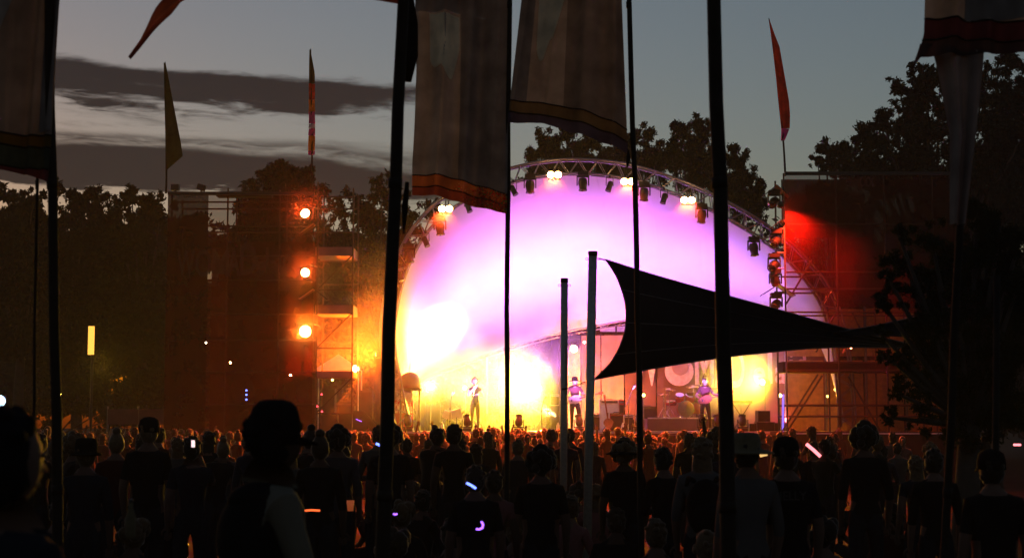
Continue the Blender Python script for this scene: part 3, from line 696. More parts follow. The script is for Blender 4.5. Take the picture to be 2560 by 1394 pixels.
near(372, 1040, 15.5, 0, 'stand_wide', 'short', 'tall dark person standing alone against the left scrim', M['black_cloth'], hat=('cap', M['black_cloth']), h=1.82)
near(480, 1092, 15, .2, 'phone', 'short', 'person holding up a glowing phone left of the man in the cap', M['trousers'])
near(800, 1074, 14.2, 0, 'stand', 'bun', 'woman with her hair in a top bun behind the man in the cap', M['black_cloth'], h=1.85)
near(1188, 1166, 11.5, .1, 'stand_wide', 'short', 'short dark person wearing a blue glow stick', M['black_cloth'])
near(1235, 1178, 12.5, -.1, 'slim', 'short', 'short dark person beside the one with the blue glow stick', M['maroon_shirt'])
near(215, 1096, 13, .1, 'stand', 'short', 'dark person in a brimmed hat right of the lower left pole', M['trousers'], ('trilby', M['black_cloth']), h=1.82)
near(1660, 1120, 14, .6, 'folded', 'short', 'dark person with folded arms left of the backpack wearer', M['black_cloth'])
SG = 'people sitting on the grass'
sits = [(1048, 1226), (1080, 1200), (1022, 1203), (1000, 1215), (1092, 1206), (1448, 1210), (1492, 1212), (860, 1212), (1205, 1270), (985, 1330), (620, 1300), (250, 1190), (140, 1250), (700, 1325), (1130, 1300), (1420, 1240), (1540, 1270), (1000, 1258), (1290, 1290), (410, 1240), (2150, 1210), (2240, 1260), (1640, 1300), (1780, 1330), (2060, 1300), (330, 1300)]
for px, py in sits:
    D = 0.985 * 4000 / ((py - 1058)) * 0.80; D = min(21, max(9.5, D)); p = at(px, py, D)
    sm = random.choice(['trousers', 'black_cloth', 'shirt', 'maroon_shirt'])
    def mk_():
        h_ = random.choice(['short', 'long', 'curly']); return h_, '%s person sitting on the dark grass %s' % (HD[h_], where(p.x, D))
    hr, lb = fresh(mk_)
    sc = min(1.12, max(.85, (p.z - gz(D)) / .955))
    person((p.x, D, gz(D)), random.gauss(0, .3), 'sit', hr, lb, SG, sc, M[sm])

# the man in the cap in front, half turned to the right, cream sleeve, dark vest
jm = skel(elR=(.25, .06, 1.16), wrR=(.20, .26, 1.0), haR=(.19, .33, .96))
BODY['hatman'] = body_mesh(jm, sleeve=.95, sub=2, yaw=-.35, curl=.5, fat=1.1)
loc, sc = ptop(672, 984, 6.0, 1.83)
hm = person(loc, -1.05, 'hatman', 'short', 'man in a dark boxy cap, dark vest and cream shirt in the foreground', None, sc, M['cream_cloth'], M['black_cloth'], ('boxy', M['black_cloth']), hairm=M['black_cloth'])
vb = MB()
for c, r in (((0, -.03, 1.30), (.20, .15, .20)), ((0, -.02, 1.10), (.18, .145, .22)), ((0, 0, .96), (.18, .145, .12)), ((0, -.035, 1.44), (.13, .11, .07))): vb.ell(c, r, 18, 12)
vb.build('vest', M['black_cloth'], hm, True)
# big shoulder and pale hat brim at the left edge
loc, sc = ptop(-10, 1030, 3.9, 1.785)
person(loc, -.5, 'hatman', 'short', 'blurred dark person cut off by the left edge', None, sc, M['trousers'], M['black_cloth'], None, M['black_cloth'])
# backpack of the long-haired person
bl, bs = ptop(1752, 1096, 12.5, 1.785)
bp = thing('backpack', 'dark backpack worn by the long-haired person in the pale top', 'backpack', (bl[0], 12.22, bl[2] + 1.22 * bs))
MB().ell((0, 0, 0), (.15, .10, .22), 14, 10).build('bag', M['black_cloth'], bp, True)
MB().ell((0, -.08, -.06), (.11, .05, .11), 12, 8).build('pocket', M['black_cloth'], bp, True)
for s in (-1, 1): MB().tube([(s * .08, .05, .2), (s * .11, .18, .22), (s * .13, .28, .12)], .018, 6).build('strap', M['black_cloth'], bp, True)
# print on the T-shirt: unreadable marks, only their blocks are visible
pm = text_mesh('back_print', 'MELLY', 0.09, .24, .001); pm.materials.append(M['print'])
inst('back_print', pm, big, (-.13, -.155, 1.36), (pi / 2 - .1, 0, 0))
# musicians, facing the field
gtr = dict(elL=(-.31, .06, 1.20), wrL=(-.42, .30, 1.24), haL=(-.43, .36, 1.27), elR=(.30, -.02, 1.18), wrR=(.12, .22, 1.06), haR=(.07, .25, 1.02), knL=(-.14, .05, .5), anL=(-.16, -.02, .09), toL=(-.18, .15, .045))
sing = dict(elR=(.24, .08, 1.20), wrR=(.07, .26, 1.40), haR=(.03, .28, 1.46), elL=(-.26, .05, 1.18), wrL=(-.12, .26, 1.22), haL=(-.06, .30, 1.25))
BODY['guitarist'] = body_mesh(skel(**gtr), sub=2, curl=.7, tilt=-.15, sleeve=.6); BODY['singer'] = body_mesh(skel(**sing), sub=2, fat=.85, curl=.75, sleeve=.3)
def musician(px, py, D, body, hair, label, **k):
    p = at(px, py, D); sc = (p.z - DECK) / 1.785; o = person((p.x, D, DECK), pi, body, hair, label, None, sc, **k)
    o.material_slots[0].link = 'OBJECT'; o.material_slots[0].material = M['stage_skin']; return o, sc
musician(1188, 945, 52.6, 'singer', 'curly', 'singer in a dark top at the microphone, in the yellow smoke', shirt=M['black_cloth'], trousers=M['cream_cloth'])
m2, s2 = musician(1437, 943, 52.8, 'guitarist', 'short', 'musician in a brimmed hat playing between the steel posts', shirt=M['stage_shirt'], trousers=M['trousers'], hat=('wide', M['black_cloth']))
m3, s3 = musician(1762, 944, 52.6, 'guitarist', 'short', 'guitarist in a maroon T-shirt playing in front of the drum riser', shirt=M['maroon_shirt'], trousers=M['trousers'])

# ------------------------------------------------------------------ instruments and gear on stage
def guitar(loc, rot, label, body_m, sc=1.0, round_body=False):
    t = thing('guitar', label, 'guitar', loc, rot, None, sc)
    prof = []
    for i in range(28):
        a = 2 * pi * i / 28
        r = .165 * (1 + .16 * cos(2 * a)) if not round_body else .17
        x = r * cos(a) * 1.25 if not round_body else r * cos(a); z = r * sin(a) * (1.0 if cos(a) < 0.2 else .85)
        prof.append((x, 0, z))
    MB().prism(prof, (0, -.03, 0), (0, .03, 0)).build('body', body_m, t)
    MB().box((-.50, .036, 0), (.66, .022, .05)).build('neck', M['wood'], t)
    MB().box((-.90, .036, 0), (.16, .02, .075)).build('headstock', M['wood'], t)
    for i in range(6): MB().tube([(-.84 - .035 * (i % 3), .036, (-1 if i < 3 else 1) * .035), (-.84 - .035 * (i % 3), .036, (-1 if i < 3 else 1) * .06)], .007, 6).build('tuning_peg', M['chrome'], t)
    MB().box((.10, .035, 0), (.03, .012, .08)).build('bridge', M['chrome'], t)
    return t
guitar(Vector(m3.location) + Vector((-.03, -.27, 1.05 * s3)), (0, R(16), pi), 'orange-red electric guitar held by the guitarist in maroon', M['wood'])
guitar(Vector(m2.location) + Vector((-.03, -.27, 1.04 * s2)), (0, R(14), pi), 'pale guitar held by the musician in the brimmed hat', M['cream'])
def mic_stand(px, D, h, label, lean=.12):
    p = at(px, 1077, D); t = thing('microphone_stand', label, 'microphone stand', (p.x, D, DECK))
    MB().lathe([(.14, 0), (.14, .02), (.02, .035)], 16).build('base', M['black'], t); MB().tube([(0, 0, .03), (0, 0, h * .72)], .014, 8).build('pole', M['chrome'], t)
    MB().tube([(-lean, 0, h * .55), (0, 0, h * .72), (lean * 1.2, 0, h)], .011, 8).build('boom', M['chrome'], t)
    MB().tube([(lean * 1.2, 0, h), (lean * 1.2 + .05, -.03, h + .07)], [.016, .018], 8).ell((lean * 1.2 + .06, -.035, h + .09), .034, 10, 8).build('microphone', M['galv'], t)
mic_stand(1571, 51.3, 1.35, 'tall microphone stand right of the amplifiers'); mic_stand(1354, 51.4, 1.0, 'short microphone stand right of the yellow glare', .06)
mic_stand(1181, 51.8, 1.35, 'microphone stand in front of the singer', .05); mic_stand(1125, 51.8, 1.15, 'microphone stand left of the singer', .04)
for px, w, dz, rz in ((1119, .30, .52, .4), (1141, .34, .56, -.3)):
    p = at(px, 1077, 51.9); o = thing('music_screen', 'white lit tilted screen left of the singer, %s of two' % ('lower' if dz < .54 else 'upper'), 'screen', (p.x, 51.9, DECK))
    MB().box((0, 0, dz), (w, .03, w * .9), (.3, rz, 0)).build('panel', M['white'], o); MB().tube([(0, .03, 0), (0, .03, dz)], .015, 6).build('stand', M['black'], o)
def amp(x0, x1, y0, D, label, m, z0=0.0, depth=.5, top=None):
    a, b = at(x0, y0, D), at(x1, y0, D); w = b.x - a.x; h = a.z - DECK - z0
    t = thing('amplifier', label, 'amplifier', ((a.x + b.x) / 2, D + depth / 2, DECK + z0))
    MB().box((0, 0, h / 2), (w, depth, h)).build('cabinet', m, t)
    MB().box((0, -depth / 2 - .006, h * .45), (w * .88, .012, h * .78)).build('grille', M['drumskin'] if m is not M['cream'] else M['white'], t)
    MB().box((0, -depth / 2 - .006, h * .93), (w * .88, .012, h * .07)).build('control_panel', M['chrome'], t)
    MB().tube([(-w * .2, 0, h), (-w * .2, 0, h + .03), (w * .2, 0, h + .03), (w * .2, 0, h)], .012, 6).build('handle', M['black'], t)
    return t
amp(1500, 1547, 999, 53.6, 'pale square amplifier standing behind the stand-mounted guitar', M['cream']); amp(1480, 1500, 1035, 53.2, 'low white monitor box left of the stand-mounted guitar', M['white'], depth=.3)
amp(1548, 1560, 999, 53.9, 'narrow pinkish flight case beside the pale amplifier', M['drum']); amp(1560, 1584, 1036, 53.3, 'low pink-lit box behind the tall microphone stand', M['white'], depth=.3)
amp(1375, 1398, 985, 54, 'white box on its side right of the yellow lamp', M['white'], z0=.85, depth=.4)
MB((0, 0, 0)).box((at(1386, 1000, 54).x, 54.2, DECK + .42), (.28, .4, .84)).build('flight_case', M['black'])
tag(bpy.data.objects['flight_case'], 'dark flight case under the white box right of the yellow lamp', 'flight case')
amp(1525, 1558, 1032, 52.9, 'dark guitar case leaning behind the stand-mounted guitar', M['drum'], depth=.2)
amp(1600, 1640, 1015, 55.6, 'dark bass cabinet at the left end of the drum riser', M['black'], depth=.4)
# guitar on its stand
p = at(1521, 1050, 52.2); guitar((p.x, 52.2, DECK + .26), (0, R(82), 0), 'round-bodied resonator guitar on a floor stand before the pale amplifier', M['chrome'], .95, True)
gs = thing('guitar_stand', 'low black stand holding the round-bodied guitar', 'guitar stand', (p.x, 52.3, DECK))
MB().tube([(-.2, -.1, 0), (0, .08, .3), (.2, -.1, 0)], .012, 6).tube([(0, .25, 0), (0, .08, .3), (0, .08, .6)], .012, 6).build('frame', M['black'], gs)
MB().tube([(-.12, -.1, .08), (.12, -.1, .08)], .014, 6).build('cradle', M['black'], gs)
for px, D in ((1557, 51), (1395, 51), (1106, 51.2)):
    p = at(px, 1077, D); b = thing('water_bottle', {1557: 'white bottle on the stage edge left of the tall microphone stand', 1395: 'white bottle on the stage edge left of the steel posts', 1106: 'white bottle on the stage edge left of the singer'}[px], 'bottle', (p.x, D, DECK), group='white bottles on the stage edge')
    MB().lathe([(.045, 0), (.048, .02), (.048, .19), (.025, .24), (.02, .25)], 12).build('body', M['white'], b, True); MB().lathe([(.022, .25), (.022, .28), (0, .283)], 10).build('cap', M['white'], b)
# drum riser and kit
ra, rb = at(1618, 1043, 54.2), at(1815, 1043, 54.2); RZ = ra.z
rs = thing('drum_riser', 'low dark platform with a pale front edge under the drum kit', 'platform', ((ra.x + rb.x) / 2, 55.2, DECK))
w = rb.x - ra.x; h = RZ - DECK
MB().box((0, 0, h / 2 - .015), (w, 2.0, h - .03)).build('platform', M['drape_dark'], rs)
for i in range(4): MB().box((lerp(-w / 2, w / 2, (i + .5) / 4), -.99, h - .02), (w / 4 - .03, .05, .045)).build('edge_trim', M['deckedge'], rs)
kx = at(1712, 1000, 54.9).x; kit = thing('drum_kit', 'drum kit with dark bass drum and chrome stands on the riser', 'drum kit', (kx, 54.9, RZ))
RX = Matrix.Rotation(pi / 2, 3, 'X')
def drum(c, r, d, Mx, name):
    o = MB().lathe([(r, -d / 2), (r, d / 2)], 20, c, Mx).build(name, M['drum'], kit, True); c = Vector(c)
    MB().lathe([(0, d / 2 + .004), (r * .98, d / 2 + .002), (r * 1.03, d / 2 - .03), (r * 1.03, d / 2 + .01), (r * .97, d / 2 + .012)], 20, c, Mx).build('hoop', M['chrome'], o)
    MB().lathe([(r * .96, d / 2 + .006), (0, d / 2 + .008)], 20, c, Mx).build('skin', M['drumskin'], o)
drum((0, -.1, .29), .28, .42, RX, 'bass_drum')
drum((-.18, -.05, .68), .15, .22, Matrix.Rotation(.5, 3, 'X'), 'tom'); drum((.18, -.05, .68), .16, .24, Matrix.Rotation(.5, 3, 'X'), 'tom')
drum((.50, .15, .33), .20, .38, Matrix.Identity(3), 'floor_tom'); drum((-.46, .2, .5), .18, .14, Matrix.Rotation(.15, 3, 'X'), 'snare_drum')
for x, y, z, r, tl in ((-.52, .0, .96, .22, .2), (.30, .1, 1.06, .25, -.15), (.62, .0, .92, .24, -.25), (-.72, .1, .78, .18, 0)):
    s_ = MB().tube([(x, y, .0), (x, y, z)], .014, 8).tube([(x - .2, y - .15, 0), (x, y, .35), (x + .2, y - .15, 0)], .011, 6).tube([(x, y + .25, 0), (x, y, .35)], .011, 6).build('cymbal_stand', M['chrome'], kit)
    MB().lathe([(r, 0), (r * .3, .018), (.03, .045), (0, .05)], 22, (x, y, z), Matrix.Rotation(tl, 3, 'Y') @ Matrix.Rotation(.25, 3, 'X')).build('cymbal', M['cymbal'], kit, True)
st = thing('drum_stool', 'round drum stool behind the kit', 'stool', (kx, 55.65, RZ))
MB().lathe([(.17, .44), (.18, .47), (.17, .52), (0, .53)], 18).build('seat', M['black'], st, True)
for a in (0, 2.1, 4.2): MB().tube([(0, 0, .4), (.25 * cos(a), .25 * sin(a), 0)], .012, 6).build('leg', M['chrome'], st)
p = at(1663, 1000, 54.6); bs_ = thing('boom_stand', 'chrome stand upright at the left end of the riser', 'stand', (p.x, 54.6, RZ))
MB().tube([(0, 0, 0), (0, 0, 1.0)], .014, 8).build('pole', M['cymbal'], bs_); MB().lathe([(.12, 0), (.12, .02), (.02, .03)], 14).build('base', M['chrome'], bs_)
# right rear: keyboard, black speakers
kb = thing('keyboard', 'keyboard on a stand at the right, in front of the yellow lamp', 'keyboard', (at(1852, 1000, 54).x, 54, DECK))
MB().box((0, 0, .98), (.75, .3, .1)).build('case', M['drum'], kb); MB().box((0, -.05, 1.034), (.7, .14, .012)).build('keys', M['white'], kb)
for s in (-1, 1): MB().tube([(-.3 * s, -.15, 0), (.3 * s, -.12, .93)], .02, 6).build('leg', M['black'], kb)
def speaker(px0, px1, py0, py1, D, label, depth=.6):
    a, b = at(px0, py0, D), at(px1, py1, D); w = b.x - a.x; z0 = b.z; h = a.z - z0
    t = thing('loudspeaker', label, 'loudspeaker', ((a.x + b.x) / 2, D + depth / 2, z0))
    MB().box((0, 0, h / 2), (w, depth, h)).build('cabinet', M['black'], t); MB().box((0, -depth / 2 - .008, h / 2), (w * .9, .016, h * .9)).build('grille', M['matt_black'], t)
    return t
dk = 1077.5
speaker(1892, 1938, 1054, dk, 50.6, 'lower black loudspeaker at the right end of the stage lip'); speaker(1895, 1926, 1026, 1053.6, 50.6, 'upper black loudspeaker stacked at the right end of the stage lip')
speaker(1932, 1950, 1056, dk, 51.5, 'small black loudspeaker beside the right tower'); speaker(1874, 1891, 1058, dk, 50.7, 'small black loudspeaker right of the thick pole')
# left rear: flight cases, amp racks, banner, domed followspot hood, tent
speaker(1040, 1062, 1000, dk, 55, 'tall black speaker column behind the small banner'); speaker(1063, 1100, 1012, dk, 55.3, 'wide dark rack left of the singer')
bn = thing('stage_banner', 'small red banner with white lettering at the left side of the stage', 'banner', (at(1002, 1000, 51.6).x, 51.6, DECK)); off = (at(1002, 1000, 51.6).x, 51.6, DECK)
A, B = at(975, 1000, 51.6), at(1032, 1074, 51.6)
MB(off).grid(lambda u, v: Vector((lerp(A.x, B.x, u), 51.6 + .02 * sin(u * 9), lerp(A.z, B.z, v))), 8, 2).build('cloth', M['drum'], bn, True)
for x in (A.x, B.x): MB(off).tube([(x, 51.63, DECK), (x, 51.63, A.z + .05)], .015, 6).build('pole', M['galv'], bn)
letters(bn, off, [('WOMADelaide', 978, 1030, 1031, 24)], 51.55, M['white'], name='lettering')
hd = at(1025, 968, 51.2); hood = thing('domed_lamp_hood', 'large orange-lit dome hood over a lamp at the left foot of the arch', 'lamp hood', hd); off = hd
MB().lathe([(.33, 0), (.34, .1), (.32, .28), (.25, .42), (.12, .5), (0, .52)], 20, (0, 0, -.02)).build('dome', M['drape'], hood, True)
MB().box((0, 0, -.06), (.8, .3, .08)).build('shelf', M['galv'], hood); MB().tube([(-.3, 0, -.1), (-.3, .1, DECK - hd.z)], .03, 8).build('leg', M['galv'], hood); MB().tube([(.3, 0, -.1), (.3, .1, DECK - hd.z)], .03, 8).build('leg', M['galv'], hood)
MB().box((-.1, -.1, -.28), (.28, .25, .32), (.3, 0, .4)).build('lamp_body', M['cream'], hood)
def small_lamp(px, py, D, r, m, label, e=0, col=(1, 1, 1), stand=True, aim=(0, -1, 0)):
    p = at(px, py, D); t = thing('lamp', label, 'lamp', p)
    q = Vector(aim).to_track_quat('-Z', 'Y').to_matrix()
    MB().lathe([(r * .5, r * 1.6), (r, r), (r * 1.1, 0)], 12, (0, 0, 0), q).build('housing', M['black'], t, True)
    MB().lathe([(r, 0), (r * .6, -r * .3), (0, -r * .4)], 12, (0, 0, 0), q).build('lens', m, t, True)
    if stand: MB().tube([(0, r, -r), (0, r, (DECK if D > 49 else 0) - p.z)], .02, 6).build('stand', M['galv'], t)
    if e: spot(p + Vector(aim).normalized() * .08, p + Vector(aim) * 5, e, col, 150, .5, .06)
small_lamp(1076, 967, 53, .09, M['lamp_yellow'], 'round yellow lamp on a stand under the left end of the back arch', 1300, (1, .45, .04))
small_lamp(1162, 969, 53.6, .07, M['lamp_yellow'], 'small yellow lamp behind the singer'); small_lamp(1609, 987, 54, .055, M['lamp_small'], 'small green-yellow lamp beside the second pole from the right')
small_lamp(1461, 855, 55.5, .045, M['lamp_white'], 'small white lamp left of the tall steel post', stand=False); small_lamp(1950, 988, 52, .06, M['lamp_small'], 'small yellow lamp beside the right tower')
# slender bright column behind the singer
p = at(1218, 900, 56); lt = thing('light_tube', 'slender upright white light tube behind the singer', 'light', (p.x, 56, DECK))
MB().tube([(0, 0, .6), (0, 0, at(1218, 893, 56).z - DECK)], .035, 8).build('tube', M['white'], lt); MB().lathe([(.15, 0), (.15, .03), (.03, .6)], 12).build('base', M['black'], lt)

# ------------------------------------------------------------------ side towers
def scaffold(t, off, tubes, r=.028, m='dark_steel', name='scaffold_tube'):
    for a, b in tubes: MB(off).tube([a, b], r, 7).build(name, M[m], t)
tl = thing('scaffold_tower', 'left stage tower of scaffold hung with a dark red mesh scrim', 'tower', (at(600, 1000, 49).x, 49.6, gz(49))); off = Vector(tl.location)
G = gz(49)
A, B, C_ = at(420, 486, 49), at(522, 486, 49), at(786, 490, 49)
zb = at(600, 1082, 49).z
win_t, win_b = at(560, 492, 49).z, at(560, 598, 49).z
MB(off).grid(lambda u, v: Vector((lerp(A.x, B.x, u), 49 + .02 * sin(u * 12 + v * 9), lerp(A.z, zb, v))), 8, 24).build('dense_scrim', M['scrim_dense'], tl, True)
MB(off).grid(lambda u, v: Vector((lerp(B.x, C_.x, u), 49 + .025 * sin(u * 17 + v * 9), lerp(lerp(B.z, C_.z, u), zb, v))), 14, 24).build('mesh_scrim', M['scrim'], tl, True)
# second layer that hangs behind the open mesh, leaving a see-through bay near the top
bx1 = at(612, 500, 49).x
MB(off).grid(lambda u, v: Vector((lerp(B.x, C_.x, u), 49.7, lerp(win_b, zb, v))), 6, 6).build('lining', M['scrim_dense'], tl)
MB(off).box(((A.x + C_.x) / 2, 49.0, A.z + .03), (C_.x - A.x, .12, .1)).build('top_rail', M['black'], tl)
MB(off).box((at(605, 480, 49).x, 49.5, at(600, 482, 49).z), (1.7, .5, .12)).build('roof_plank', M['black'], tl)
MB(off).box(((A.x + C_.x) / 2, 49.05, lerp(zb, G, .5)), (C_.x - A.x, .08, zb - G)).build('base_skirt', M['matt_black'], tl)
D1, D2 = 49.4, 51.0
xs_ = [at(x, 500, D1).x for x in (430, 570, 700, 795, 884)]
for i, x in enumerate(xs_):
    top = at(0, (482, 470, 475, 455, 470)[i], D1).z
    for d in (D1, D2): scaffold(tl, off, [((x, d, G), (x, d, top))])
for py in (505, 565, 640, 700, 785, 850, 930, 1010):
    z = at(0, py, D1).z; scaffold(tl, off, [((xs_[0], D1, z), (xs_[3], D1, z)), ((xs_[0], D2, z), (xs_[4], D2, z))])
for py, hh in ((628, .28), (773, .28), (935, .2)):
    z = at(0, py, D1).z; a, b = at(788, py, D1).x, at(882, py, D1).x
    MB(off).box(((a + b) / 2, 50.2, z), (b - a, 1.5, hh)).build('platform', M['drape'], tl)
    scaffold(tl, off, [((xs_[3], D1, z - 1.2), (xs_[4], D1, z - .1)), ((xs_[3], D1, z - 1.2), (xs_[4], D1, z - 1.2))], .022)
scaffold(tl, off, [(at(790, 492, D2), at(884, 492, D2)), (at(884, 470, D2), at(884, 520, D2))], .03)
letters(tl, off, [('W', 442, 486, 690, 66), ('O', 488, 528, 690, 66), ('M', 530, 572, 690, 68), ('A', 568, 600, 688, 70), ('D', 600, 640, 686, 76), ('e', 642, 662, 682, 44), ('l', 664, 671, 681, 64), ('a', 674, 694, 680, 44), ('i', 697, 703, 679, 60), ('d', 706, 728, 678, 64), ('e', 730, 750, 677, 44)], 48.93, M['scrim_letter'])
# things on top of the left tower
for px, py, lab in ((438, 478, 'small dark box lamp on the left end of the left tower roof'), (503, 476, 'dark tilted floodlight on the roof of the left tower')):
    p = at(px, 486, 49.1); t = thing('roof_lamp', lab, 'lamp', (p.x, 49.1, A.z + .08)); MB().box((0, 0, .15), (.24, .2, .18), (0, .3 if px > 450 else 0, 0)).build('housing', M['black'], t); MB().tube([(0, 0, 0), (0, 0, .1)], .03, 6).build('foot', M['black'], t)
def tower_lamp(px, py, D, label, lens, e, col, hood_side, target):
    p = at(px, py, D); t = thing('tower_lamp', label, 'stage light', p, (random.uniform(-.25, .05), 0, random.uniform(-.3, .3)), 'glowing lamps stacked on the left tower' if lens else 'dark hooded heads on the right tower', 1.22 if py > 800 else (.92 if py > 600 else 1.0))
    MB().lathe([(.08, .24), (.15, .2), (.16, .06), (.17, 0), (.155, 0)], 16, (0, 0, 0), Matrix.Rotation(-pi / 2, 3, 'X')).build('head', M['black'], t, True)
    MB().lathe([(.153, .01), (.10, -.03), (0, -.05)], 16, (0, 0, 0), Matrix.Rotation(-pi / 2, 3, 'X')).build('lens', lens or M['lens'], t, True)
    MB().box((-.2, .1, .02), (.03, .12, .34)).box((.2, .1, .02), (.03, .12, .34)).box((0, .1, .2), (.43, .12, .04)).build('yoke', M['black'], t)
    if e: spot(p + Vector((0, -.1, 0)), target, e, col, 140, .6, .08)
    return t
def smoke(c, rad, dens, label, col=.95, power=1.3, wisp=.8):
    o = MB(c).ell(c, rad, 24, 16, 0, lambda p, q: q * (1 + .10 * sin(p.x * 5 + c[0]) * cos(p.z * 4 + p.y * 3))).build('smoke', bpy.data.materials.new('stage_smoke'), None, True); o.location = c
    o['kind'] = 'stuff'; o['label'] = label; m = o.data.materials[0]; m.use_nodes = True; t = m.node_tree; t.nodes.remove(t.nodes['Principled BSDF'])
    v = t.nodes.new('ShaderNodeVolumePrincipled'); v.inputs['Color'].default_value = (col, col, col, 1); v.inputs['Anisotropy'].default_value = .15
    def mth(op, x, y):
        n = t.nodes.new('ShaderNodeMath'); n.operation = op
        for k, q in enumerate((x, y)):
            if isinstance(q, (int, float)): n.inputs[k].default_value = q
            else: t.links.new(q, n.inputs[k])
        return n.outputs[0]
    tcn = t.nodes.new('ShaderNodeTexCoord'); dv = t.nodes.new('ShaderNodeVectorMath'); dv.operation = 'DIVIDE'; dv.inputs[1].default_value = rad; t.links.new(tcn.outputs['Object'], dv.inputs[0])
    ln = t.nodes.new('ShaderNodeVectorMath'); ln.operation = 'LENGTH'; t.links.new(dv.outputs[0], ln.inputs[0])
    nz_ = t.nodes.new('ShaderNodeTexNoise'); nz_.inputs['Scale'].default_value = wisp; nz_.inputs['Detail'].default_value = 2; t.links.new(tcn.outputs['Object'], nz_.inputs['Vector'])
    fall = mth('POWER', mth('MAXIMUM', mth('SUBTRACT', 1.0, ln.outputs['Value']), 0.0), power)
    t.links.new(mth('MULTIPLY', mth('MULTIPLY', fall, dens), mth('MAXIMUM', mth('MULTIPLY_ADD' if False else 'MULTIPLY', mth('SUBTRACT', nz_.outputs[0], .28), 4.0), .15)), v.inputs['Density'])
    t.links.new(v.outputs[0], t.nodes['Material Output'].inputs['Volume']); return o
def rain_hood(px, py, D, label, w=.9, m='drape'):
    p = at(px, py, D); t = thing('rain_hood', label, 'rain hood', p)
    MB().add([(-w / 2, -.35, -.32), (0, -.35, 0), (w / 2, -.35, -.36), (w / 2, .35, -.36), (0, .35, 0), (-w / 2, .35, -.32)], [(0, 1, 4, 5), (1, 2, 3, 4)]).build('roof_sheet', M[m], t)
    MB().tube([(-w / 2, -.35, -.32), (0, -.35, 0), (w / 2, -.35, -.36)], .014, 6).tube([(-w / 2, .35, -.32), (0, .35, 0), (w / 2, .35, -.36)], .014, 6).build('frame', M['black'], t)
for py, lab, lm, e, col in ((533, 'topmost of the three glowing lamps on the left tower', 'lamp_red', 420, (1, .05, .004)), (681, 'middle of the three glowing lamps on the left tower', 'lamp_red', 520, (1, .06, .006)), (828, 'lowest and brightest of the three glowing lamps on the left tower', 'lamp_red_low', 900, (1, .13, .008))):
    q = at(763, py, 48.6); tower_lamp(763, py, 48.6, lab, M[lm], e, col, 1, q + Vector((.2, -4, 2.2)))
    MB(off).tube([(q.x + .1, 48.8, q.z + .25), (xs_[3], D1, q.z + .25)], .022, 6).build('lamp_bracket', M['galv'], tl)
for py, lab in ((560, 'red-lit rain hood above the middle glowing lamp'), (722, 'red-lit rain hood above the lowest glowing lamp')):
    rain_hood(786, py, 49.0, lab)
# catering tent and racks left of the arch
tt = thing('backstage_tent', 'small white peaked tent under the left tower', 'tent', (at(845, 1000, 54).x, 54, DECK)); z = at(0, 925, 54).z - DECK
MB().add([(-.75, -.6, z), (.75, -.6, z), (.75, .6, z), (-.75, .6, z), (0, 0, z + .55)], [(0, 1, 4), (1, 2, 4), (2, 3, 4), (3, 0, 4)]).build('roof', M['white'], tt)
MB().box((0, -.61, z - .1), (1.5, .015, .2)).build('valance', M['white'], tt)
for x in (-.73, .73):
    for y in (-.58, .58): MB().tube([(x, y, 0), (x, y, z)], .025, 6).build('leg', M['white'], tt)
small_lamp(889, 921, 52.8, .11, M['lamp_white'], 'square white work lamp at the corner of the tent', stand=False); small_lamp(831, 949, 53, .04, M['lamp_small'], 'tiny yellow lamp under the tent', stand=False)
speaker(806, 836, 970, 1034, 50.4, 'tall black rack with lit edges under the tent'); speaker(802, 842, 1036, dk, 50.4, 'black flight case under the tall rack')
for px, py in ((804, 985), (805, 1028), (793, 1015)):
    p = at(px, py, 50.1); tag(MB().ell(p, .03, 8, 6).build('indicator_light', M['led_red']), {985: 'upper tiny red light on the rack under the tent', 1028: 'lower tiny red light on the rack under the tent', 1015: 'tiny red light left of the rack under the tent'}[py], 'indicator light', 'red indicators on the rack')
speaker(846, 885, 1000, dk, 53, 'wide dark case behind the tall rack'); speaker(890, 930, 975, dk, 53.5, 'tall pale wall flat left of the arch foot')
wb = thing('stage_monitor', 'large slanted dark monitor wedge left of the arch foot', 'monitor', (at(915, 1060, 50.6).x, 50.6, DECK))
MB().prism([(-.5, 0, 0), (.55, 0, 0), (-.05, 0, .62), (-.38, 0, .66)], (0, -.3, 0), (0, .3, 0)).build('cabinet', M['matt_black'], wb); MB().box((-.2, -.31, .35), (.2, .02, .02), (0, .4, 0)).build('blue_led', M['led_violet'], wb)
# amber lamp added for the orange glow, unseen behind the pole: fires left through the smoke
p = at(944, 885, 51.2); t = thing('side_lamp', 'added unseen amber side lamp on the left leg of the arch', 'stage light', p)
MB().lathe([(.06, .2), (.12, .15), (.13, -.05)], 14, (0, 0, 0), Matrix.Rotation(pi / 2, 3, 'Y')).build('housing', M['black'], t, True); MB().lathe([(.12, -.04), (.06, -.06), (0, -.065)], 14, (0, 0, 0), Matrix.Rotation(pi / 2, 3, 'Y')).build('lens', M['lamp_warm'], t, True)
spot(p + Vector((-.12, -.05, 0)), p + Vector((-3, -4.2, .8)), 2100, (1, .105, .004), 135, .5, .1)
smoke(at(1262, 960, 54.0), (4.3, 2.4, 3.2), .34, 'yellow-lit smoke rolling behind the singer')
smoke(at(1870, 945, 54.0), (2.6, 1.9, 2.4), .26, 'yellow-lit smoke at the right rear of the stage')
smoke(at(885, 860, 50.0), (3.4, 1.5, 3.8), .20, 'orange-lit smoke drifting through the left scaffold')
smoke(at(1050, 960, 53.0), (2.4, 1.5, 2.0), .20, 'orange-lit smoke at the left foot of the arch')
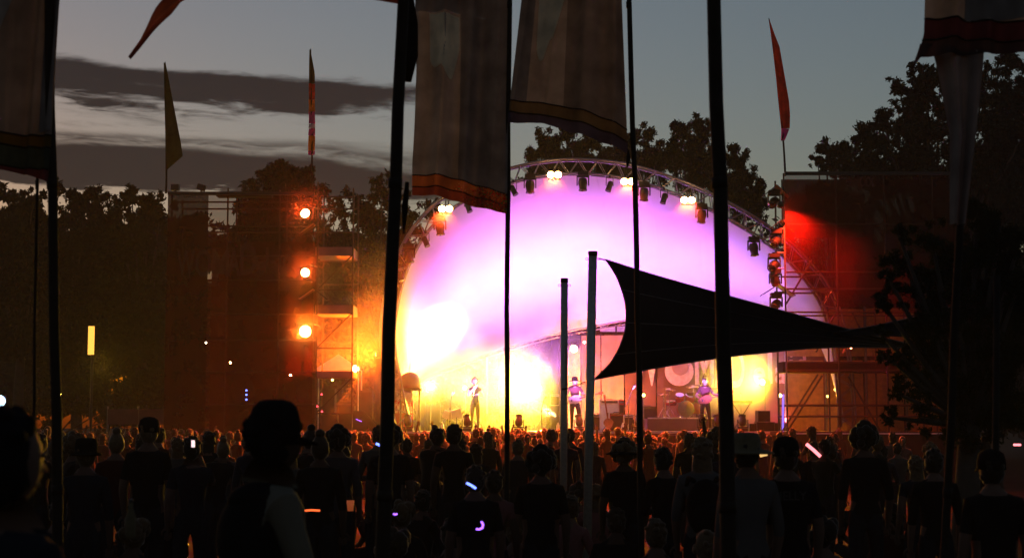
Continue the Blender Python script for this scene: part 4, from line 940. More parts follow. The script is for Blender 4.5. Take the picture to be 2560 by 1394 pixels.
for py in (533, 681, 828): smoke(at(763, py, 48.0), (1.3, .7, 1.3), .10 if py < 800 else .16, 'added smoke puff for the red halo round the %s tower lamp' % {533: 'topmost', 681: 'middle', 828: 'lowest'}[py], .95, 2.2, 1.5)  # puffs added only to give the red lamps their halo
for px, py in ((1386, 437), (1570, 454), (1720, 500), (1114, 522)): smoke(at(px, py, 50.0), (.9, .5, .8), .05, 'added smoke puff for the warm halo round the glaring lamp %s' % {1386: 'at the crown', 1570: 'beside the pole', 1720: 'on the right', 1114: 'on the left shoulder'}[px], .95, 2.2, 1.5)  # small puffs added to stand in for the halo of the arch lamps
# right tower
tr_ = thing('scaffold_tower', 'right stage tower of scaffold hung with a dark red mesh scrim', 'tower', (at(2130, 1000, 49).x, 49.6, gz(49))); off = Vector(tr_.location)
A, B = at(1962, 436, 49), at(2420, 440, 49); zb = at(0, 1083, 49).z
MB(off).grid(lambda u, v: Vector((lerp(A.x, B.x, u), 49 + .03 * sin(u * 19 + v * 8), lerp(A.z, zb, v))), 22, 26).build('mesh_scrim', M['scrim'], tr_, True)
zl = at(0, 762, 49).z
MB(off).grid(lambda u, v: Vector((lerp(at(2100, 700, 49).x, B.x, u), 49.7, lerp(A.z - .05, zl, v))), 8, 8).build('lining', M['scrim_dense'], tr_)
MB(off).grid(lambda u, v: Vector((lerp(at(1966, 700, 49).x, at(2100, 700, 49).x, u), 49.7, lerp(A.z - .05, at(0, 588, 49).z, v))), 8, 8).build('lining', M['scrim_dense'], tr_)
MB(off).box(((A.x + B.x) / 2, 49, A.z + .03), (B.x - A.x, .12, .1)).build('top_rail', M['black'], tr_)
MB(off).box(((A.x + B.x) / 2, 49.05, lerp(zb, G, .5)), (B.x - A.x, .08, zb - G)).build('base_skirt', M['matt_black'], tr_)
MB(off).box(((A.x + B.x) / 2, 49.0, zb), (B.x - A.x, .1, .04)).build('bottom_rail', M['deckedge'], tr_)
xr = [at(x, 500, D1).x for x in (1960, 2090, 2210, 2330)]
for x in xr:
    for d in (D1, D2): scaffold(tr_, off, [((x, d, G), (x, d, A.z + .1))], .03)
for py in (560, 680, 722, 780, 905, 925, 1012, 1040):
    z = at(0, py, D1).z; scaffold(tr_, off, [((xr[0], D1, z), (xr[3], D1, z)), ((xr[0], D2, z), (xr[3], D2, z))])
scaffold(tr_, off, [(at(1955, 1078, 50.2), at(2045, 935, 50.2)), (at(1968, 1078, 50.2), at(2056, 938, 50.2)), (at(1965, 760, 50), at(2030, 650, 50)), (at(2040, 880, 50.2), at(2090, 780, 50.2)), (at(2130, 780, 50.2), at(2175, 870, 50.2)), (at(2200, 1075, 50.2), at(2120, 940, 50.2))], .03)
letters(tr_, off, [('INTERNODE', 2084, 2188, 466, 24)], 48.9, M['scrim_letter'], name='lettering')
z0, z1 = at(0, 905, 50.6).z, at(0, 932, 50.6).z
MB(off).box(((xr[0] + xr[3]) / 2, 50.6, (z0 + z1) / 2), (xr[3] - xr[0], 1.0, z0 - z1)).build('platform', M['matt_black'], tr_)
MB(off).box((at(2100, 1060, 50.6).x, 50.6, DECK - .03), (xr[3] - xr[0], 1.2, .06)).build('platform', M['deck'], tr_)
for px, py in ((1935, 492), (1940, 590), (1935, 650), (1938, 690), (1940, 748)):
    p = at(px, py, 49.6); lab = {492: 'dark round moving head at the top of the right tower', 590: 'dark moving head under the second hood of the right tower', 650: 'small black head beside the right end of the arch', 690: 'orange-lit head hanging beside the right tower', 748: 'large dark moving head under the big hood of the right tower'}[py]
    moving_head(p + Vector((0, 0, .2)), (-.5, -.8, -.5) if py != 690 else (-.3, -.2, 1), lab, group='hooded heads on the right tower')
    MB(off).tube([p + Vector((0, 0, .22)), Vector((xr[0], D1, p.z + .22))], .022, 6).build('lamp_bracket', M['galv'], tr_)
rain_hood(1938, 466, 49.6, 'topmost rain hood on the right tower', .8); rain_hood(1950, 552, 49.6, 'middle rain hood on the right tower', .8); rain_hood(1944, 712, 49.6, 'lowest and largest rain hood on the right tower', 1.0)
# red lamp grazing the right scrim
p = at(1955, 512, 48.72); t = thing('tower_lamp', 'red lamp at the edge of the right scrim', 'stage light', p)
MB().lathe([(.05, .16), (.1, .12), (.11, -.02)], 14, (0, 0, 0), Matrix.Rotation(-pi / 2, 3, 'Y')).build('housing', M['black'], t, True); MB().lathe([(.1, -.015), (.05, -.03), (0, -.035)], 14, (0, 0, 0), Matrix.Rotation(-pi / 2, 3, 'Y')).build('lens', M['lamp_red'], t, True)
MB().tube([(-.04, .02, .1), (xr[0] - p.x, D1 - p.y, .1)], .02, 6).build('bracket', M['galv'], t)
spot(p + Vector((.06, -.02, 0)), p + Vector((.40, .13, -1.0)), 3600, (1, .05, .014), 108, 1.0, .05)
# backstage marquee behind the right scrim, lit amber inside
bt = thing('backstage_marquee', 'amber-lit canvas wall behind the right scrim', 'marquee', (at(2130, 900, 56).x, 56, G)); off = Vector(bt.location)
for a, b, y0, y1 in ((1965, 2060, 762, 890), (2064, 2160, 772, 890), (2164, 2260, 770, 890), (1965, 2060, 900, 1078), (2064, 2160, 900, 1078), (2164, 2260, 900, 1078), (2264, 2380, 780, 1078)):
    A1, B1 = at(a, y0, 56), at(b, y1, 56)
    MB(off).grid(lambda u, v: Vector((lerp(A1.x, B1.x, u), 56 + .05 * sin(u * 9 + v * 3), lerp(A1.z, B1.z, v))), 8, 4).build('canvas_wall', M['tan'], bt, True)
for x in (1962, 2062, 2162, 2262): MB(off).tube([at(x, 760, 56.05), Vector((at(x, 760, 56).x, 56.05, G))], .05, 8).build('post', M['galv'], bt)
for px, py, lm, lab, e, colr in ((2069, 990, 'lamp_small', 'lower yellow bulb behind the right scrim', 150, (1, .42, .012)), (2088, 973, 'lamp_small', 'upper yellow bulb behind the right scrim', 0, None), (2127, 868, 'lamp_red', 'red bulb under the right shade sail', 20, (1, .25, .02))):
    small_lamp(px, py, 52.5, .045, M[lm], lab, stand=False)
    if e: point(at(px, py, 53.0), e, colr, .1)
for px, py, lm, lab in ((515, 856, 'lamp_white', 'small pale lamp on the left scrim'), (576, 906, 'lamp_warm', 'small amber lamp low on the left scrim'), (726, 937, 'lamp_warm', 'small amber lamp below the lowest glowing tower lamp')):
    small_lamp(px, py, 48.8, .028, M[lm], lab, stand=False)
for k, py in enumerate((975, 986, 998)):
    p = at(616, py, 48.85); tag(MB((0, 0, 0)).box((0, 0, 0), (.05, .03, .05)).build('indicator_light', M['led_blue']), ('topmost', 'middle', 'lowest')[k] + ' of three blue indicator lights on the left scrim', 'indicator light').location = p
P = [at(1958, 985, 50.3), at(1957, 1078, 50.3)]
o = MB(P[0]).tube(P, .03, 8).build('light_strip', emis('blue_strip', (.16, .12, 1), .8)); o.location = P[0]; tag(o, 'upright blue light strip at the foot of the right tower', 'light strip')
# barrier fence and lit column at the left
fx = thing('site_fence', 'low dull fence panel in front of the left trees', 'fence', (at(350, 1040, 52).x, 52, G)); off = Vector(fx.location)
for a, b in ((270, 345), (348, 422)):
    A1, B1 = at(a, 1022, 52), at(b, 1060, 52)
    MB(off).box(((A1.x + B1.x) / 2, 52, (A1.z + B1.z) / 2), (B1.x - A1.x, .05, A1.z - B1.z)).build('panel', M['drape_dark'], fx)
for x in (270, 346, 424): MB(off).tube([at(x, 1015, 52.06), Vector((at(x, 1015, 52).x, 52.06, G))], .03, 6).build('post', M['galv'], fx)
p = at(228, 1000, 55); lc = thing('light_column', 'upright amber lit sign column among the left trees', 'lit sign', (p.x, 55, G)); off = Vector(lc.location)
a, b = at(222, 815, 55), at(234, 886, 55)
MB(off).box(((a.x + b.x) / 2, 55, (a.z + b.z) / 2), (b.x - a.x, .12, a.z - b.z)).build('lit_panel', emis('amber_panel', (1, .5, .07), .75), lc); MB(off).tube([(p.x, 55.02, G), (p.x, 55.02, b.z)], .05, 8).build('post', M['black'], lc)
spot(p + Vector((.3, -.5, 1.2)), p + Vector((6, -10, .8)), 900, (1, .55, .03), 110, .6, .15)
point(at(150, 985, 56), 3, (1, .5, .05), .2); small_lamp(150, 985, 56.2, .05, M['lamp_small'], 'small lamp in the foliage by the lower left pole', stand=False)

# ------------------------------------------------------------------ trees
def quickmesh(name, V, Q, m):
    me = bpy.data.meshes.new(name); me.vertices.add(len(V)); me.vertices.foreach_set('co', V.astype(np.float32).ravel())
    me.loops.add(Q.size); me.loops.foreach_set('vertex_index', Q.astype(np.int32).ravel())
    me.polygons.add(len(Q)); me.polygons.foreach_set('loop_start', np.arange(0, Q.size, 4, dtype=np.int32))
    me.materials.append(m); me.update(calc_edges=True); me.validate(); return me
def leaves(lobes, leaf, dens):
    """lobes: (centre, radius). small leaf faces gathered in clumps inside each lobe"""
    Vs = []
    for c, r in lobes:
        ns = max(12, int(22 * min(3, r)))
        for k in range(ns):
            d = rng.normal(size=3); d /= np.linalg.norm(d); cr = r * rng.uniform(.20, .44)
            cc = np.array(c) + d * r * rng.uniform(.15, 1.0) * np.array((1, .8, .9))
            n = int(dens * (cr / leaf) ** 2)
            P = rng.normal(size=(n, 3)); P *= (cr * .62 * np.abs(rng.normal(size=(n, 1))) ** .5) / np.linalg.norm(P, axis=1, keepdims=True); P += cc
            a = rng.normal(size=(n, 3)); a[:, 2] -= .6; a /= np.linalg.norm(a, axis=1, keepdims=True)
            b = np.cross(a, rng.normal(size=(n, 3))); b /= np.linalg.norm(b, axis=1, keepdims=True)
            s = leaf * rng.uniform(.6, 1.3, (n, 1))
            Vs.append(np.stack([P - a * s * .7, P + b * s * .28, P + a * s * .7, P - b * s * .28], 1).reshape(-1, 3))
    V = np.concatenate(Vs); return V, np.arange(len(V)).reshape(-1, 4)
def tree(label, D, base_px, lobes, leaf=.12, dens=24.0, m='leaf', name='gum_tree', trunk=.28, zbase=None):
    bx = at(base_px, 1000, D).x; zb_ = gz(D) if zbase is None else zbase
    t = thing(name, label, 'tree', (bx, D, zb_)); base = Vector((bx, D, zb_)); L = []
    for px, py, r in lobes:
        if r < 42 and D > 40: r = r * 1.3; py += 6
        dd = D + random.uniform(-1, 1) * r * D / F * .8; L.append((at(px, py, dd) - base, r * D / F))
    V, Q = leaves([(tuple(c), r) for c, r in L], leaf, dens)
    inst('crown', quickmesh('crown', V, Q, M[m]), t)
    top = max(c.z for c, r in L); fork = Vector((random.uniform(-.3, .3), 0, top * .42)); tb = MB()
    tb.tube([(0, 0, -.1), fork * .5, fork], [trunk, trunk * .8, trunk * .62], 10).build('trunk', M['bark'], t, True)
    for c, r in L:
        mid = fork.lerp(c, .55) + Vector((0, 0, -.1 * r)); MB().tube([fork, mid, c - Vector((0, 0, r * .1))], [trunk * .34, trunk * .17, .02], 6).build('limb', M['bark'], t, True)
    return t
tree('gum tree behind the crown of the canopy', 68, 1400, [(1365, 350, 42), (1420, 345, 45), (1330, 385, 30), (1400, 395, 60), (1480, 370, 45), (1470, 420, 55), (1340, 430, 50), (1420, 410, 60), (1380, 380, 45), (1450, 385, 40)])
tree('gum tree behind the canopy, left of the thick pole', 70, 1590, [(1610, 335, 35), (1560, 385, 50), (1640, 380, 35), (1580, 440, 70), (1500, 430, 40), (1610, 400, 50), (1540, 400, 40), (1640, 430, 50)])
tree('tall gum tree behind the canopy and the thick pole', 66, 1760, [(1750, 300, 26), (1700, 335, 45), (1760, 340, 42), (1680, 390, 50), (1760, 400, 60), (1830, 380, 40), (1800, 450, 70), (1870, 440, 45), (1720, 400, 60), (1790, 440, 60), (1740, 370, 50), (1840, 500, 60), (1720, 450, 60), (1880, 500, 45), (1860, 540, 50), (1900, 545, 26), (1888, 470, 30)])
tree('added dark tree behind the inner edge of the right tower, blocking the sky', 70, 2040, [(1995, 505, 45), (2050, 490, 45), (2030, 560, 60), (2100, 540, 60), (1990, 620, 55), (2060, 640, 70), (2120, 640, 70), (1985, 560, 45), (2000, 690, 60), (2090, 500, 45), (2140, 520, 50), (2030, 520, 45)], .17, 26)  # tree added to cover the bright sky behind the scrim
tree('round-topped tree rising behind the left tower', 64, 715, [(715, 430, 48), (675, 460, 40), (765, 450, 42), (650, 500, 55), (730, 510, 80), (690, 580, 90), (790, 480, 26), (720, 460, 60), (690, 500, 60), (760, 490, 50), (700, 440, 40), (740, 540, 70), (660, 560, 60)], .15, 34)
tree('thin tree between the left tower and the arch', 72, 950, [(955, 455, 28), (930, 500, 35), (985, 490, 40), (900, 530, 40), (960, 560, 60), (860, 520, 40), (1020, 560, 50), (900, 640, 80), (1000, 660, 70), (930, 760, 90), (840, 700, 70), (1080, 520, 35)], .17, 16)
tree('dark tree at the far left edge', 62, 40, [(20, 490, 45), (80, 505, 45), (30, 580, 70), (90, 640, 80), (20, 720, 90), (-40, 560, 80), (150, 465, 22), (120, 700, 70), (60, 540, 60), (100, 570, 60), (60, 650, 80), (0, 640, 80), (100, 760, 90), (40, 840, 90), (120, 860, 90)], .17, 28)
tree('dark gum tree left of the left tower, its crown against the pale sky', 63, 200, [(200, 490, 34), (240, 480, 30), (180, 530, 50), (250, 560, 60), (190, 640, 80), (260, 700, 80), (200, 790, 80), (140, 900, 80), (260, 890, 70), (230, 530, 50), (200, 600, 70), (250, 640, 70), (150, 620, 60), (220, 700, 80), (160, 760, 80), (250, 800, 80)], .16, 26)
tree('dark gum tree touching the left tower', 61, 340, [(330, 485, 30), (365, 500, 36), (300, 520, 36), (400, 530, 36), (340, 600, 70), (390, 680, 60), (320, 740, 80), (390, 820, 60), (330, 880, 80), (390, 950, 60), (370, 560, 60), (310, 580, 60), (330, 660, 80), (380, 740, 70), (300, 690, 70), (350, 800, 80), (300, 790, 70)], .16, 24, 'leaf2')
tree('low bushy tree lit amber by the lower left pole', 60, 150, [(150, 960, 45), (120, 1020, 40), (165, 1010, 40), (220, 990, 60), (320, 980, 60), (390, 1000, 50)], .13, 20, 'leaf2', 'bushy_tree', .12)
tree('tall dark gum tree behind the right tower, reaching to the right edge', 58, 2330, [(2300, 165, 30), (2250, 215, 32), (2280, 255, 44), (2315, 205, 40), (2390, 245, 55), (2350, 200, 44), (2320, 240, 50), (2400, 190, 45), (2460, 220, 60), (2520, 170, 60), (2210, 300, 40), (2260, 320, 60), (2160, 340, 45), (2120, 375, 45), (2180, 400, 70), (2300, 400, 80), (2420, 350, 90), (2530, 330, 90), (2500, 470, 100), (2400, 480, 90), (2600, 250, 80), (2080, 400, 30), (2330, 330, 70), (2380, 300, 60), (2480, 290, 80), (2450, 420, 90), (2350, 450, 80), (2240, 390, 60), (2200, 350, 40), (2540, 420, 90), (2270, 270, 34), (2530, 240, 60), (2230, 440, 70), (2160, 430, 50), (2600, 400, 100), (2550, 540, 100)], .13, 26, trunk=.4)
tree('olive gum tree at the left shoulder of the right tree mass', 60, 2070, [(2065, 365, 28), (2090, 385, 30), (2045, 400, 18), (2110, 420, 36), (2150, 450, 50)], .14, 24, 'leaf2')
tree('near dark bush at the lower right, hiding the scrim', 19, 2400, [(2245, 580, 40), (2260, 650, 55), (2320, 700, 70), (2250, 740, 55), (2220, 690, 36), (2400, 640, 80), (2480, 740, 100), (2330, 820, 80), (2250, 900, 36), (2290, 960, 60), (2240, 980, 26), (2370, 950, 90), (2480, 900, 110), (2540, 620, 90), (2300, 1040, 50), (2420, 1060, 90), (2540, 1040, 90), (2560, 800, 90), (2440, 540, 70), (2450, 640, 80), (2540, 720, 80), (2340, 680, 60), (2210, 760, 40), (2330, 600, 60), (2330, 900, 80), (2400, 820, 80), (2420, 720, 90), (2340, 760, 70), (2470, 640, 80), (2520, 700, 80), (2530, 880, 90), (2450, 980, 80), (2300, 860, 50), (2200, 830, 28), (2220, 890, 34), (2230, 1040, 40), (2360, 1040, 70), (2500, 1000, 80), (2500, 560, 70)], .042, 20, 'leaf', 'near_tree', .2)

WL = []
for i in range(150):
    px = lerp(-260, 2820, i / 149); hgt = 600 + 60 * sin(i * .7) + 40 * sin(i * 2.3)
    if 880 < px < 2150: hgt += 60
    for k in range(5):
        D = random.uniform(86, 100); py = lerp(hgt, 1050, (k + random.random() * .8) / 5); WL.append((tuple(at(px + random.uniform(-20, 20), py, D)), random.uniform(45, 75) * D / F))
V, Q = leaves(WL, .34, 10); wd = inst('woods', quickmesh('woods', V, Q, M['leaf'])); wd['kind'] = 'stuff'; wd['label'] = 'dark far-off wood closing the park behind the stage'
# ------------------------------------------------------------------ flags on the towers (far)
def tower_flag(px, py_top, py_bot, D, outline, cols, label, base_z, path=()):
    p = at(px, py_bot, D); t = thing('tower_flag', label, 'flag', (p.x, D, base_z)); off = Vector(t.location)
    a = at(px - 3, py_top - 3, D); pp = [Vector((p.x, D, base_z))] + ([at(x, y, D) for x, y in path] if path else [p, a]); MB(off).tube(catmull(pp, 16), [lerp(.034, .012, i / 15) for i in range(16)], 8).build('pole', M['pole'], t, True)
    for k, (ys0, ys1, m) in enumerate(cols):
        def fn(u, v):
            py = lerp(ys0, ys1, v); l, r = outline(py)
            q = at(lerp(l, r, u), py, D); return q + Vector((0, -.04 - .05 * sin(u * 5 + v * 3 + k), 0))
        MB(off).grid(fn, 5, 8).build('cloth' if len(cols) == 1 else 'cloth_band', m, t, True)
def cl_(n, c, t=.45): return cloth(n, c, t, 0, .35, 4)
ORG, MAG, DRED, GRN = cl_('orange_flag_cloth', (.75, .20, .03)), cl_('magenta_flag_cloth', (.65, .06, .25)), cl_('red_flag_cloth', (.55, .04, .02)), cl_('green_flag_cloth', (.045, .05, .015), .3)
PAL = cl_('pale_flag_cloth', (.6, .45, .5))
zt = at(0, 480, 49).z
tower_flag(416, 158, 425, 49.3, lambda y: (lerp(410, 417, (y - 158) / 267), (lerp(414, 460, (y - 158) / 232) if y < 390 else lerp(460, 420, (y - 390) / 35))), [(158, 425, GRN)], 'dark green triangular flag on the left end of the left tower', zt)
tower_flag(780, 125, 388, 49.3, lambda y: (lerp(774, 771, (y - 125) / 263), lerp(776, 788, min(1, (y - 125) / 60))), [(125, 210, GRN), (210, 250, DRED), (250, 280, ORG), (280, 310, MAG), (310, 322, PAL), (322, 340, MAG), (340, 378, ORG), (378, 388, MAG)], 'narrow orange and magenta banded flag on the left tower', zt)
def rf(y):
    k = (y - 50) / 300
    return (lerp(1922, 1952, min(1, k * 1.15)), lerp(1924, 1945, min(1, k * 5)) if k < .13 else lerp(1944, 1974, min(1, (k - .13) / .6)) - max(0, k - .9) * 120)
tower_flag(1962, 50, 352, 49.3, rf, [(50, 322, DRED), (322, 352, MAG)], 'slender red flag on the right tower', at(0, 436, 49).z, [(1958, 350), (1947, 250), (1936, 140), (1922, 46)])

# ------------------------------------------------------------------ near flag poles and cloths
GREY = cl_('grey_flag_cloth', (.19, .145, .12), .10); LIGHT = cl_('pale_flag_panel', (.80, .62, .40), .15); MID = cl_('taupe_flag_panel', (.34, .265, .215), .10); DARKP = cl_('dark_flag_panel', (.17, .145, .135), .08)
HEM1, HEM2, HEMY, HEMP, HEMR, HEMDK = cl_('orange_hem', (.24, .075, .03), .35), cl_('red_hem', (.18, .04, .025), .35), cl_('ochre_hem', (.11, .075, .04), .15), cl_('purple_hem', (.07, .05, .075), .1), cl_('dark_red_hem', (.09, .022, .026), .1), cl_('dark_hem', (.05, .03, .03), .2)
YELB = cl_('yellow_band', (.09, .052, .01), .1); GRNB = cl_('green_band', (.03, .042, .03), .1)
def flag_pole(pts, D, r0, r1, label, name='flag_pole'):
    """pts: two or three points of the pole line; carried down to the ground and up to the tip"""
    P = [at(x, y, D) for x, y in pts]
    d = (P[-1] - P[0]).normalized(); bot = P[0] + d * ((gz(D) - P[0].z) / d.z); top = P[-1] + d * 1.6
    full = [bot] + P + [top]; Pc = catmull(full, 14)
    t = thing(name, label, 'flag pole', bot); MB(bot).tube([p + Vector((.004 * sin(i * 2.1), 0, 0)) for i, p in enumerate(Pc)], [lerp(r0, r1, i / 13) for i in range(14)], 12).build('shaft', M['pole'], t, True)
    for k in (3, 7, 10): MB(bot).tube([Pc[k] - d * .03, Pc[k] + d * .03], lerp(r0, r1, k / 13) * 1.12, 12).build('joint_ring', M['pole'], t, True)
    return t
flag_pole([(957, 1394), (978, 700), (1008, 0)], 9.2, .045, .030, 'thick dark flag pole standing left of the canopy')
flag_pole([(1268, 1394), (1268, 700), (1274, 0)], 14, .024, .020, 'thin dark flag pole at the right edge of the grey flag')
flag_pole([(1604, 1394), (1592, 650), (1572, 0)], 14, .028, .021, 'thin dark flag pole at the right edge of the ochre-hemmed flag')
flag_pole([(1822, 1394), (1806, 700), (1784, 0)], 8.6, .044, .036, 'thickest dark flag pole, in front of the shade sail')
flag_pole([(146, 1394), (138, 900), (122, 0)], 9.5, .034, .026, 'dark flag pole carrying the striped flag at the left edge')
flag_pole([(78, 1394), (88, 800), (98, 0)], 10.5, .012, .009, 'very thin pole just left of the striped flag\'s pole')
flag_pole([(2362, 1394), (2388, 800), (2412, 300), (2424, 0)], 9.35, .026, .020, 'pole carrying the pale hanging banner at the right')
t = thing('flag_pole', 'dark pole at the right edge', 'flag pole', at(2488, 1394, 10)); MB(t.location).tube([at(2486, 2000, 10), at(2488, 1394, 10), at(2492, 690, 10)], .022, 10).build('shaft', M['pole'], t, True)
def flag(name_label, D, left, right, top, rows, base_y=None, patches=(), wave=.05, seed=0):
    """left/right: fn(v)->px at the sides; top, hems: fn(u)->py. rows: list of (fn_y0(u), fn_y1(u), material, name)"""
    o = at(left(1), 500, D); t = thing('flag', name_label, 'flag', o); off = Vector(t.location)
    def P(u, py, extra=0):
        v = min(1.2, max(0, (py + 400) / 900)); x = lerp(left(py), right(py), u)
        q = at(x, py, D); return q + Vector((0, wave * 1.4 * (sin(u * 8 + seed + v * 2) + .9 * abs(sin(u * 11 + seed * 2 + v * 1.5)) + .35 * sin(u * 26 + v * 3 + seed)) - extra, 0))
    for f0, f1, m, nm, *ur in rows:
        ua, ub = ur if ur else (0, 1)
        MB(off).grid(lambda w, v: P(lerp(ua, ub, w), lerp(f0(lerp(ua, ub, w)), f1(lerp(ua, ub, w)), v)), 36, 24 if nm == 'cloth' else 3).build(nm, m, t, True)
        if nm != 'cloth': MB(off).tube([P(i / 28, f0(i / 28), .004) for i in range(29)], .006, 5).build('seam', M['pole'], t, True)
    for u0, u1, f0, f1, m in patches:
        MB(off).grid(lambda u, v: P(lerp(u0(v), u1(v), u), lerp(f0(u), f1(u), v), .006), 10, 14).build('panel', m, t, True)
    return t, P, off
K = lambda c: (lambda u: c)
h1 = lambda u: 437 + 4 * u + 58 * max(0, u - .25) ** 1.6 * 1.3
h2 = lambda u: 466 + 4 * u + 60 * max(0, u - .25) ** 1.5 * 1.2
h3 = lambda u: 488 - 2 * u + 62 * max(0, u - .15) ** 1.3
f1, P1, o1 = flag('grey flag with orange sequinned hems hanging beside the leftmost tall pole', 14, lambda y: 1022 + max(0, 8 * sin(y / 130)) + (14 - y / 40 if y < 200 else 8), lambda y: 1274 - y * .012, None,
    [(K(-420), lambda u: 24 + 18 * u, DARKP, 'cloth'), (lambda u: 24 + 18 * u, h1, MID, 'cloth', 0, .48), (lambda u: 24 + 18 * u, h1, DARKP, 'cloth', .48, 1), (h1, h2, HEM1, 'hem'), (h2, h3, HEM2, 'hem')],
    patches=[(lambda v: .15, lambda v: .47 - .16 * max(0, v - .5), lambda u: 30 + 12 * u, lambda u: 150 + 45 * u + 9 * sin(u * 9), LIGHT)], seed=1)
sq = MB(o1)
for i in range(420):
    u = 1 - abs(random.gauss(0, .22)); u = min(.99, max(.05, u)); v = random.random()
    py = lerp(h1(u) + 2, h3(u) - 2, v); c = P1(u, py, .012); s = random.uniform(.004, .010); a = random.random() * 6
    d1 = Vector((cos(a), random.uniform(-.5, .5), sin(a))) * s; d2 = Vector((-sin(a), random.uniform(-.5, .5), cos(a))) * s
    sq.add([c - d1, c - d2, c + d1, c + d2], [(0, 1, 2, 3)])
so = sq.build('sequins', cloth('sequins', (.9, .5, .2), .9, 0, .1, 5, island=[(1, .1, .05), (1, .6, .1), (.3, 1, .3), (1, .9, .5), (1, .35, .1), (.8, .1, .1), (.3, .05, .03), (.2, .03, .03)]), f1); so['kind'] = 'stuff'
g1 = lambda u: 252 - 6 * u * (u < .3) + 96 * max(0, u - .25) ** 1.35
g2 = lambda u: 280 + 98 * max(0, u - .25) ** 1.25
g3 = lambda u: 308 - 6 * sin(u * 6) * (u < .5) + 100 * max(0, u - .28) ** 1.1
f2, P2, o2 = flag('taupe flag with ochre and purple hems hanging in the centre', 14, lambda y: 1304 - .115 * y, lambda y: 1556 + y * .045, None,
    [(K(-420), g1, DARKP, 'cloth', 0, .14), (K(-420), g1, MID, 'cloth', .14, .46), (K(-420), g1, GREY, 'cloth', .46, 1), (g1, g2, HEMY, 'hem'), (g2, g3, HEMP, 'hem')],
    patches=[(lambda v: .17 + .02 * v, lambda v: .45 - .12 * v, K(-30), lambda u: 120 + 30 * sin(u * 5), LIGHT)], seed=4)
MB(o2).tube([at(1570, 372, 14), at(1571, 395, 14), at(1568, 418, 14)], [.004, .02, .006], 6).build('tassel', M['black_cloth'], f2, True)
f3, P3, o3 = flag('dark flag with yellow, green and red bands at the left edge', 9.5, K(-60), lambda y: 157 - y * .07, None,
    [(K(-420), lambda u: 322 + 20 * u, GREY, 'cloth'), (lambda u: 322 + 20 * u, lambda u: 350 + 22 * u, YELB, 'band'), (lambda u: 350 + 22 * u, lambda u: 402 + 24 * u, GRNB, 'band'), (lambda u: 402 + 24 * u, lambda u: 418 + 40 * u * u, HEMR, 'band')],
    patches=[(lambda v: .05, lambda v: .46 - .2 * v, K(-40), K(95), MID), (lambda v: .80, lambda v: .99, K(-30), K(330), DARKP)], wave=.035, seed=2)
r1 = lambda u: 52 - 14 * sin(min(1, u * 1.3) * pi) * .6 + 20 * max(0, u - .6)
r2 = lambda u: 105 - 40 * sin(min(1, u * 1.5) * pi / 1.5) * .5 + 30 * u * u
r3 = lambda u: 148 - 30 * sin(u * pi) * .7
f4, P4, o4 = flag('pale flag with broad dark red border in the top right corner', 9.0, lambda y: 2308 - .03 * y - max(0, y - 90) * .25, K(2640), None,
    [(K(-420), r1, MID, 'cloth'), (r1, r2, HEMR, 'border'), (r2, r3, HEMDK, 'border')], patches=[(lambda v: .34, lambda v: .99, K(-30), lambda u: 45, DARKP)], wave=.04, seed=3)
MB(o4).grid(lambda u, v: at(lerp(2300 - 52 * v ** 1.4, lerp(2335, 2248, v ** .8), u), lerp(110, 225, v) , 9.0) + Vector((0, .02 * sin(v * 7), 0)), 5, 12).build('torn_tail', HEMDK, f4, True)
f5 = thing('hanging_banner', 'narrow pale banner hanging from the pole at the right', 'banner', at(2400, 580, 9.1)); o5 = Vector(f5.location)
MB(o5).grid(lambda u, v: at(lerp(lerp(2330, 2378, min(1, v * 2.0) ** .8), lerp(2458, 2418, v ** 1.2), u), lerp(128, 560, v), 9.1) + Vector((0, .035 * sin(u * 12 + v * 2), 0)), 14, 24).build('cloth', DARKP, f5, True)
f6 = thing('pennant', 'long dark red pennant streaming left across the top of the picture', 'pennant', at(1000, -10, 9.2)); o6 = Vector(f6.location)
top = catmull([at(x, y, D) for x, y, D in ((1006, -60, 9.2), (800, -75, 9.25), (620, -70, 9.3), (480, -45, 9.4), (400, 5, 9.45), (362, 70, 9.5), (340, 112, 9.5), (322, 144, 9.5))], 40)
bot = catmull([at(x, y, D) for x, y, D in ((1000, 12, 9.2), (820, -22, 9.25), (640, -28, 9.3), (475, -2, 9.4), (432, 34, 9.45), (388, 72, 9.5), (350, 116, 9.5), (324, 146, 9.5))], 40)
MB(o6).grid(lambda u, v: top[round(u * 39)].lerp(bot[round(u * 39)], v) + Vector((0, .03 * sin(v * 6 + u * 8), 0)), 39, 6).build('cloth', cl_('dark_red_pennant', (.16, .05, .04), .35), f6, True)
f7 = thing('furled_streamer', 'black streamer furled along the leftmost tall pole', 'streamer', at(1022, 200, 9.3)); o7 = Vector(f7.location)
MB(o7).tube([at(1020, -40, 9.3), at(1026, 60, 9.3), at(1024, 140, 9.3), at(1020, 205, 9.3)], [.02, .045, .05, .02], 8, flat=.5).build('cloth', M['black_cloth'], f7, True)
MB(o7).tube([at(1018, 455, 9.3), at(1012, 520, 9.3), at(1009, 585, 9.3)], [.012, .02, .004], 8, flat=.5).build('tail', M['black_cloth'], f7, True)

